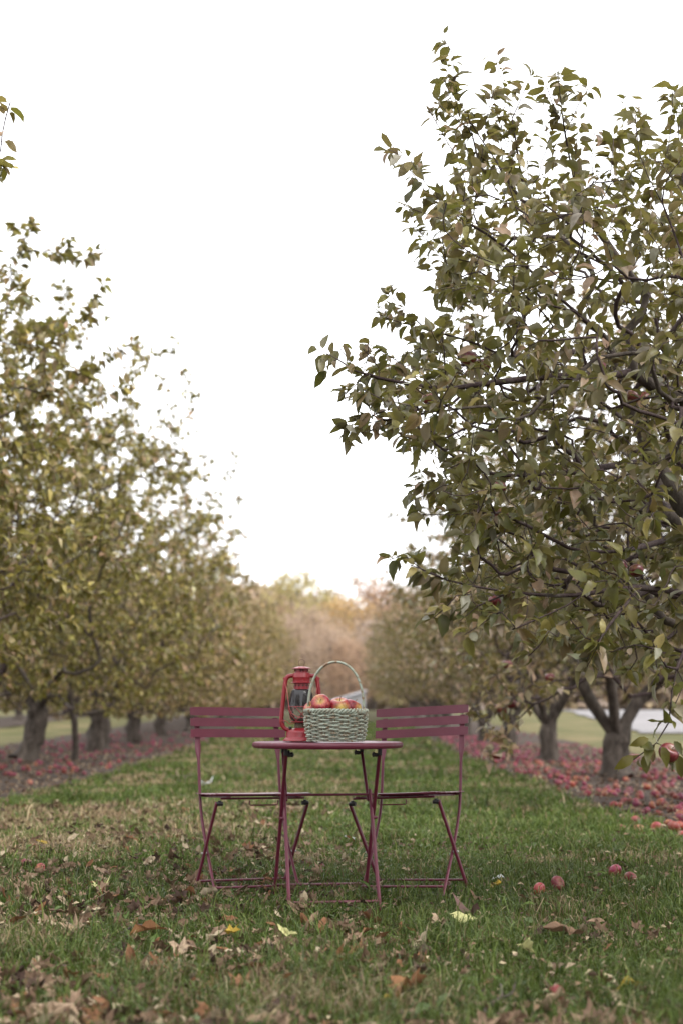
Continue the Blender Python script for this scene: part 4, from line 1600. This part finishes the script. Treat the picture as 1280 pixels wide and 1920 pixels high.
for me in small:
    v = np.zeros(len(me.vertices) * 3, np.float32)
    me.vertices.foreach_get('co', v)
    c = np.zeros(len(me.vertices) * 4, np.float32)
    me.color_attributes['Col'].data.foreach_get('color', c)
    f = np.array([list(p.vertices) for p in me.polygons])
    sm.append((v.reshape(-1, 3), f, c.reshape(-1, 4)[:, :3]))
for i, (a, b, s) in enumerate(acc):
    r_ = float(ar.uniform(.030, .043))
    z = soil_z(a, b) + r_ * float(ar.uniform(.25, .72))
    e = Euler((float(ar.uniform(-1.6, 1.6)), float(ar.uniform(-1.6, 1.6)), float(ar.uniform(0, 6.28))))
    if i < 290:
        o = link('fallen_apple', wf[i % 6])
        o.location = (a, b, z)
        o.rotation_euler = e
        o.scale = (r_, r_, r_ * float(ar.uniform(.82, 1)))
        if s > 0:
            dk = math.hypot(a - 3.45, b - 18.1)
            zone = ('nearest the lawn corner on the dark soil' if b < 9.6 else 'on soil around the forked grey trunk' if dk < 1.5 else 'along the lawn edge of the soil strip' if a < laneR(b) + .55 else 'on open soil before the forked grey trunk' if b < 16.6 else 'on soil beyond the forked grey trunk')
            tag(o, 'red windfall apple lying ' + zone, 'apple', 'fallen apples under the right hand row')
        else:
            tag(o, 'red windfall apple lying on the bare soil beneath the left hand row', 'apple', 'fallen apples under the left hand row')
    else:
        v, f, c = sm[i % 3]
        m = np.array(e.to_matrix())
        sv.append((v * r_) @ m.T + np.array((a, b, z)))
        sf.append(f + base)
        sc_.append(c * np.array(ar.uniform(.75, 1.3)))
        base += len(v)
if sv:
    o = link('fallen_apples', np_mesh('fallen_apples', np.concatenate(sv), np.concatenate(sf), np.concatenate(sc_), True, M['windfall']))
    tag(o, 'mass of small distant windfall apples along the tree rows', 'apples', kind='stuff')


def on_ground(px, py, h=0.0):
    h = h + (.04 if 1480 < py < 1670 else .02 if 1480 < py < 1760 else 0)
    """point on level ground seen at a pixel"""
    x = (px - 640.0) / FPX
    u = (960.0 - py) / FPX
    c, s = math.cos(PITCH), math.sin(PITCH)
    dy, dz = c - u * s, s + u * c
    k = (h - CAM_H) / dz
    return x * k, dy * k, h


for i, (px, py, r_, lab) in enumerate([
        (580, 1619, .030, 'pink fallen apple in the grass under the table, the larger of two'), (603, 1627, .022, 'small pink fallen apple in the grass beside another, under the table'),
        (1010, 1668, .030, 'pinkish fallen apple half sunk in grass in front of the purple chair'), (1044, 1656, .032, 'red fallen apple half covered by a brown leaf on the lawn'),
        (1152, 1634, .034, 'flattened red fallen apple near the soil edge of the lawn'), (1182, 1645, .030, 'rotting fallen apple with brown flesh near the soil edge'),
        (835, 1660, .022, 'small red fallen apple beside a purple chair foot'), (1042, 1868, .030, 'pinkish orange fallen apple among leaves in the nearest grass'),
        (50, 1622, .032, 'squashed pink fallen apple in straw coloured grass, the larger of two'), (76, 1628, .025, 'small pink fallen apple in straw coloured grass'),
        (1276, 1568, .035, 'red fallen apple at the very edge beside the soil')]):
    x, y, z = on_ground(px, py, .03)
    o = link('fallen_apple', wf[i % 6])
    o.location = (x, y, z)
    o.rotation_euler = (i * 1.3, i * .7, i)
    o.scale = (r_, r_, r_ * .85)
    tag(o, lab, 'apple', 'fallen apples in the lawn')

# ------------------------------------------------------------------ dry fallen leaves
CR = np.random.default_rng(400)


def dry_leaf_mesh(seed, col, lobed=None):
    """crumpled dry leaf, about unit length: centre, middle ring, ragged curled rim"""
    rg = np.random.default_rng(seed)
    if lobed is None:
        lobed = rg.uniform() < .5
    n = 14
    th = np.linspace(0, 2 * PI, n, endpoint=False) + rg.uniform(-.1, .1, n)
    if lobed:
        rim = np.where(np.arange(n) % 2 == 0, rg.uniform(.42, .58, n), rg.uniform(.24, .36, n))
        asp = rg.uniform(.75, 1.0)
    else:
        rim = .5 * (1 + .14 * np.cos(2 * th)) * rg.uniform(.88, 1.08, n)
        rim[n // 2] *= 1.25
        asp = rg.uniform(.45, .62)
    ax = rg.uniform(0, PI)
    fold, roll = rg.uniform(.1, .9), rg.uniform(-.8, 1.5)
    V = [(0, 0, 0)]
    for f_, m in ((.52, .05), (1.0, .085)):
        for k in range(n):
            x, y = math.cos(th[k]) * rim[k] * f_, math.sin(th[k]) * rim[k] * f_ * asp
            z = fold * abs(y) + roll * (x * math.cos(ax) + y * math.sin(ax)) ** 2 + rg.normal(0, m)
            V.append((x, y, z))
    F = [(0, 1 + k, 1 + (k + 1) % n) for k in range(n)]
    Q = [(1 + k, 1 + n + k, 1 + n + (k + 1) % n, 1 + (k + 1) % n) for k in range(n)]
    V = np.array(V)
    V[:, 2] -= np.percentile(V[:, 2], 25)
    C = np.tile(np.array(col), (len(V), 1)) * rg.uniform(.7, 1.2, (len(V), 1))
    C[0] *= .8
    return np_mesh('fallen_leaf', V, [np.array(F), np.array(Q)], C, rg.uniform() < .5, M['litter'])


kinds_l = [
    ('brown', (0.14, 0.088, 0.056), 'crumpled mid brown dry leaf lying in the grass', 'mid brown fallen leaves'),
    ('tan', (0.27, 0.185, 0.125), 'pale tan dry leaf lying in the grass', 'pale tan fallen leaves'),
    ('dark', (0.062, 0.038, 0.028), 'dark brown curled leaf lying in the grass', 'dark brown fallen leaves'),
    ('russet', (0.19, 0.09, 0.045), 'russet orange dry leaf lying in the grass', 'russet fallen leaves'),
    ('cream', (0.38, 0.31, 0.21), 'cream coloured dry leaf lying in the grass', 'cream coloured fallen leaves'),
]
LM = {k[0]: [dry_leaf_mesh(500 + 17 * i + j, k[1]) for j in range(7)] for i, k in enumerate(kinds_l)}
SPECIAL = {'yellow': (0.36, 0.25, 0.04), 'palegreen': (0.48, 0.47, 0.22), 'plum': (0.16, 0.095, 0.085), 'white': (0.72, 0.74, 0.76), 'green': (0.12, 0.17, 0.03), 'tan': (0.34, 0.25, 0.17), 'brown': (0.17, 0.105, 0.065), 'russet': (0.25, 0.12, 0.055), 'dark': (0.07, 0.042, 0.032)}
spec = [
    (432, 1750, .085, 'yellow', 'bright yellow leaf in the grass below the table'), (868, 1727, .105, 'palegreen', 'large pale yellow green leaf lying in front of the purple chair'),
    (882, 1715, .10, 'plum', 'plum brown leaf standing behind the large pale one'), (935, 1648, .05, 'white', 'crumpled white scrap in the grass past the purple chair'),
    (930, 1662, .07, 'yellow', 'small yellow leaf under the white scrap'), (900, 1690, .12, 'brown', 'large folded brown leaf in front of the white scrap'), (984, 1783, .07, 'palegreen', 'pale green leaf lying alone in the right of the grass'),
    (524, 1897, .12, 'dark', 'big dark brown leaf at the bottom of the grass'), (762, 1858, .13, 'russet', 'long russet leaf in the nearest grass left of the twig'), (724, 1876, .055, 'yellow', 'small yellow leaf near the long russet one'),
    (140, 1745, .10, 'tan', 'upright curled tan leaf in the grass on the left'), (272, 1748, .10, 'russet', 'reddish brown curled leaf beside a dark twig in the grass'), (388, 1470, .14, 'white', 'white scrap in the lawn behind the burgundy chair'),
    (655, 1574, .08, 'white', 'white scrap in the lawn seen under the table'), (1163, 1617, .075, 'green', 'bright green leaf near the soil edge'), (1058, 1748, .11, 'brown', 'flat brown leaf in the grass right of the table'),
    (540, 1755, .06, 'palegreen', 'yellowish leaf in grass below the table feet'), (192, 1668, .09, 'palegreen', 'pale yellow leaf in left grass'), (340, 1780, .09, 'tan', 'pinkish tan ribbed leaf in the grass below the burgundy chair'),
    (80, 1582, .10, 'yellow', 'thin yellow leaf in straw coloured grass at the left'), (100, 1905, .12, 'tan', 'big cream leaf at the bottom left corner'), (1180, 1850, .09, 'yellow', 'ochre leaf in the nearest grass at the right'),
    (820, 1730, .09, 'tan', 'tan leaf just left of the large pale one'), (1030, 1885, .12, 'tan', 'tan leaf beside the nearest fallen apple')]
for i, (px, py, L, k, lab) in enumerate(spec):
    x, y, z = on_ground(px, py, .035)
    o = link('paper_scrap' if k == 'white' else 'fallen_leaf', dry_leaf_mesh(800 + i, SPECIAL[k]))
    o.location = (x, y, z + .006)
    o.rotation_euler = (CR.uniform(.1, .5), CR.uniform(-.4, .4), CR.uniform(0, 6.28))
    o.scale = (L * (.8 if k == 'yellow' else 1.0),) * 3
    tag(o, lab, 'scrap' if k == 'white' else 'leaf', None if k == 'white' else 'distinct leaves on the lawn')

lv = []
tries = 0
while len(lv) < 3400:
    tries += 1
    y = 3.45 + 9.0 * CR.uniform() ** 1.7
    x = CR.uniform(-.27 * y - .1, .27 * y + .1)
    if x < laneL(np.array([y]))[0] or x > laneR(np.array([y]))[0]:
        continue
    dn = vnoise(np.array([x]), np.array([y]), .55, 31)[0] * .8 + .30 * (x < .1) + .20 * (y < 4.6) + .2 * (x < -.4) - .3 * (x > .2) * (y > 5.2)
    if dn < CR.uniform(.4, 1.12):
        continue
    lv.append((x, y))
lv.sort(key=lambda q_: q_[1])
bv, bf, bc, nb = [], [], [], 0
for i, (x, y) in enumerate(lv):
    k = int(CR.choice(5, p=[.34, .26, .16, .12, .12]))
    L = float(CR.uniform(.036, .078)) if y < 6 else float(CR.uniform(.032, .07))
    if CR.uniform() < .45:
        L *= .55
    me = LM[kinds_l[k][0]][int(CR.integers(0, 7))]
    z = float(CR.uniform(.012, .048)) + float(gz(x, y))
    rot = (float(CR.normal(0, .55)), float(CR.normal(0, .55)), float(CR.uniform(0, 6.28)))
    if i < 275:
        o = link('fallen_leaf', me)
        o.location = (x, y, z)
        o.rotation_euler = rot
        o.scale = (L * 1.15, L, L)
        zone = (('on the nearest grass, below the burgundy chair' if x < -.35 else 'on the nearest grass, around the forked twig' if x > .3 else 'on the nearest grass, straight below the table') if y < 4.1 else 'behind the table feet' if y > 6.2 and abs(x) < 1 else 'beyond the burgundy chair at the side of the straw patch' if y > 6.2 and x < 0 else 'beside the purple chair' if y > 5.2 and x > .4
                else 'beside the burgundy chair' if y > 5.2 and x < -.5 else 'just in front of the table feet' if y > 4.9 else 'in the near grass below the burgundy chair' if x < -.35 else 'in the near grass below the purple chair' if x > .3 else 'in the near grass below the table')
        tag(o, kinds_l[k][2].replace('lying in the grass', zone), 'leaf', kinds_l[k][3])
    else:
        v = np.zeros(len(me.vertices) * 3, np.float32)
        me.vertices.foreach_get('co', v)
        c = np.zeros(len(me.vertices) * 4, np.float32)
        me.color_attributes['Col'].data.foreach_get('color', c)
        f = np.array([list(p.vertices)[:3] for p in me.polygons] + [[p.vertices[0], p.vertices[2], p.vertices[3]] for p in me.polygons if len(p.vertices) == 4])
        bv.append((v.reshape(-1, 3) * (L * 1.15, L, L)) @ np.array(Euler(rot).to_matrix()).T + np.array((x, y, z)))
        bf.append(f + nb)
        bc.append(c.reshape(-1, 4)[:, :3])
        nb += len(me.vertices)
tag(link('leaf_litter', np_mesh('leaf_litter', np.concatenate(bv), np.concatenate(bf), np.concatenate(bc), True, M['litter'])), 'small dry leaves scattered through the lawn', 'leaf litter', kind='stuff')

# small crumbs of dead leaf on lawn and soil
n_ = 24000
y = np.concatenate([3.4 + 5.5 * CR.uniform(0, 1, 6000) ** 1.3, 7.5 + 28 * CR.uniform(0, 1, 18000) ** 1.5])
sidev = np.concatenate([np.zeros(6000), CR.choice([-1, 1], 18000)])
x = np.where(sidev == 0, CR.uniform(-.28, .28, n_) * y, np.where(sidev > 0, laneR(y) + CR.uniform(-.1, 3.4, n_), laneL(y) - CR.uniform(-.1, 4.6, n_)))
ok = (np.abs(x) < .27 * y + .4) & ~((sidev == 0) & ((x > laneR(y)) | (x < laneL(y))))
x, y, sidev = x[ok], y[ok], sidev[ok]
n_ = len(x)
z = np.where(sidev == 0, gz(x, y) + CR.uniform(.01, .05, n_), gz(x, y) + soil_h(x, y) + CR.uniform(.004, .035, n_))
d = norm(np.stack([CR.normal(0, 1, n_), CR.normal(0, 1, n_), CR.normal(0, .3, n_)], 1))
u = np.array((0, 0, 1.0)) + CR.normal(0, .45, (n_, 3))
nn = norm(u - d * np.sum(u * d, 1, keepdims=True))
pc = np.array([(0.20, 0.13, 0.08), (0.34, 0.26, 0.18), (0.10, 0.062, 0.045), (0.42, 0.34, 0.22), (0.15, 0.10, 0.07)])
cc = pc[CR.choice(5, n_, p=[.3, .2, .25, .1, .15])] * CR.uniform(.7, 1.2, (n_, 1))
fr = dict(pos=np.stack([x, y, z], 1), dir=d, nrm=nn, len=np.where(sidev == 0, CR.uniform(.012, .035, n_), CR.uniform(.03, .075, n_)), col=cc, shp=CR.integers(0, NSH, n_))
tag(link('leaf_crumbs', frames_to_mesh('leaf_crumbs', fr, M['litter'], True)), 'crumbled dead leaf bits on soil and lawn', 'leaf litter', kind='stuff')

# twig on the lawn
x0, y0, _ = on_ground(905, 1885, .03)
tw = thing('twig', 'bare forked twig lying in the nearest grass', 'twig', (x0, y0, .028))
mb = MB()
mb.tube(spline([(-.01, -.10, .0), (.015, -.03, .012), (.05, .04, .015), (.06, .13, .03)], 5), [.006] * 4 + [.0045] * 8 + [.003] * 4, 7)
mb.build('stalk', M['twig'], tw)
mb = MB()
mb.tube(spline([(.045, .03, .015), (.08, .06, .02), (.10, .15, .03)], 5), [.0035] * 6 + [.0022] * 5, 6)
mb.build('side_shoot', M['twig'], tw)
x0, y0, _ = on_ground(232, 1742, .03)
mb = MB()
mb.tube(spline([(-.03, -.03, .0), (.0, .0, .02), (.03, .03, .035), (.05, .09, .03)], 4), .0045, 6)
tag(mb.build('twig', M['twig']), 'short dark twig beside the reddish brown leaf', 'twig').location = (x0, y0, .02)


# ------------------------------------------------------------------ grass
def grass(name, label, zones, seed):
    rg = np.random.default_rng(seed)
    Vs, Cs = [], []
    for (ya, yb, dens, per, wid, h0, h1) in zones:
        area = (yb - ya) * (.56 * yb + .6)
        nt_ = int(area * dens / per)
        ty = rg.uniform(ya, yb, nt_)
        tx = rg.uniform(-.28, .28, nt_) * yb * 1.0
        ok = (tx > laneL(ty) - .12 * rg.uniform(0, 1, nt_)) & (tx < laneR(ty) + .12 * rg.uniform(0, 1, nt_)) & (np.abs(tx) < .265 * ty + .35)
        tx, ty = tx[ok], ty[ok]
        thin = vnoise(tx, ty, .32, 51)
        ok = thin * .7 + .45 * vnoise(tx, ty, .11, 52) > rg.uniform(.15, .75, len(tx))
        tx, ty = tx[ok], ty[ok]
        nt_ = len(tx)
        straw = np.clip(1.5 * (vnoise(tx, ty, .8, 61) - .5) + 1.1 * (vnoise(tx, ty, .25, 62) - .5)
                        + 1.0 * .30 * np.exp(-((tx + 1.9) / 1.0) ** 2 - ((ty - 8.6) / 2.6) ** 2) * 2.2 + .25 * np.exp(-((tx + .9) / .7) ** 2 - ((ty - 10.5) / 2.5) ** 2)
                        + .14 * (tx < 0) - .22 * (tx > .2) + .02 - .14 * (ty < 5.6), 0.05, .9)
        hh = (vnoise(tx, ty, .45, 71) * .7 + .6)
        lean_t = rg.normal(0, .45, (nt_, 2))
        k = per
        bx_ = np.repeat(tx, k) + rg.normal(0, .018 + .4 * wid, nt_ * k)
        by_2 = np.repeat(ty, k) + rg.normal(0, .018 + .4 * wid, nt_ * k)
        n = nt_ * k
        h = np.repeat(hh, k) * rg.uniform(h0, h1, n) * np.where(rg.uniform(0, 1, n) < .035, 1.7, 1.0)
        lean = np.repeat(lean_t, k, axis=0) * .6 + rg.normal(0, .55, (n, 2))
        az = rg.uniform(0, PI, n)
        w = wid * rg.uniform(.6, 1.3, n)
        cx, cy = np.cos(az) * w / 2, np.sin(az) * w / 2
        z0 = gz(bx_, by_2) - .004
        p0 = np.stack([bx_, by_2, z0], 1)
        m1 = p0 + np.stack([lean[:, 0] * h * .30, lean[:, 1] * h * .30, h * .62], 1)
        drop = np.clip(1 - .35 * np.sum(lean ** 2, 1), .2, 1)
        m2 = p0 + np.stack([lean[:, 0] * h * .95, lean[:, 1] * h * .95, h * drop], 1)
        sd_ = np.stack([cx, cy, np.zeros(n)], 1)
        V = np.stack([p0 - sd_, p0 + sd_, m1 - sd_ * .8, m1 + sd_ * .8, m2], 1)
        s = np.repeat(straw, k) > rg.uniform(0, 1, n)
        g = np.array([(0.066, 0.104, 0.018), (0.094, 0.136, 0.026), (0.052, 0.082, 0.018), (0.118, 0.148, 0.036)])[rg.integers(0, 4, n)]
        b = np.array([(0.30, 0.225, 0.125), (0.24, 0.18, 0.10), (0.36, 0.29, 0.18), (0.17, 0.12, 0.07)])[rg.integers(0, 4, n)]
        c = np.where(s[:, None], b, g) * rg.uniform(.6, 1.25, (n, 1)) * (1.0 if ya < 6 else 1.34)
        Vs.append(V.reshape(-1, 3))
        Cs.append(np.repeat(c, 5, axis=0))
    V = np.concatenate(Vs)
    n = len(V) // 5
    print(name, 'blades', n)
    i = np.arange(n) * 5
    Q = np.stack([i, i + 1, i + 3, i + 2], 1)
    T = np.stack([i + 2, i + 3, i + 4], 1)
    o = link(name, np_mesh(name, V, [Q, T], np.concatenate(Cs), False, M['grass']))
    return tag(o, label, 'grass', kind='stuff')


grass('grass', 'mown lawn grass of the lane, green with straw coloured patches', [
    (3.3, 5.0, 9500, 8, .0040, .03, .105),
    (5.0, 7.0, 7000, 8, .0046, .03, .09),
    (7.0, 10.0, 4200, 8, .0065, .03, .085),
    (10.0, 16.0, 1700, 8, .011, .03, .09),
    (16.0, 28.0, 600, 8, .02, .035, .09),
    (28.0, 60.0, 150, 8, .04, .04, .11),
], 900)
# broad-leaved weeds
n_ = 2600
y = 3.5 + 7 * CR.uniform(0, 1, n_) ** 1.4
x = CR.uniform(-.27, .27, n_) * y
ok = (vnoise(x, y, .35, 91) > .55) & (x < laneR(y)) & (x > laneL(y)) & ((x > -.2) | (CR.uniform(0, 1, n_) < .4))
x, y = x[ok], y[ok]
n_ = len(x)
d = norm(np.stack([CR.normal(0, 1, n_), CR.normal(0, 1, n_), CR.uniform(.1, .8, n_)], 1))
u = np.array((0, 0, 1.0)) + CR.normal(0, .35, (n_, 3))
nn = norm(u - d * np.sum(u * d, 1, keepdims=True))
cc = np.array([(0.075, 0.12, 0.026), (0.10, 0.145, 0.034), (0.085, 0.12, 0.042)])[CR.integers(0, 3, n_)] * CR.uniform(.8, 1.2, (n_, 1))
fr = dict(pos=np.stack([x, y, gz(x, y) + CR.uniform(.005, .035, n_)], 1), dir=d, nrm=nn, len=CR.uniform(.025, .06, n_), col=cc, shp=CR.integers(0, NSH, n_))
tag(link('weeds', frames_to_mesh('weeds', fr, M['grass'])), 'small broad leaved weeds between the grass blades', 'weeds', kind='stuff')
tri = sum(len(o.data.loop_triangles) or len(o.data.polygons) for o in bpy.data.objects if o.type == 'MESH')
print('objects', len(bpy.data.objects), 'faces', tri)
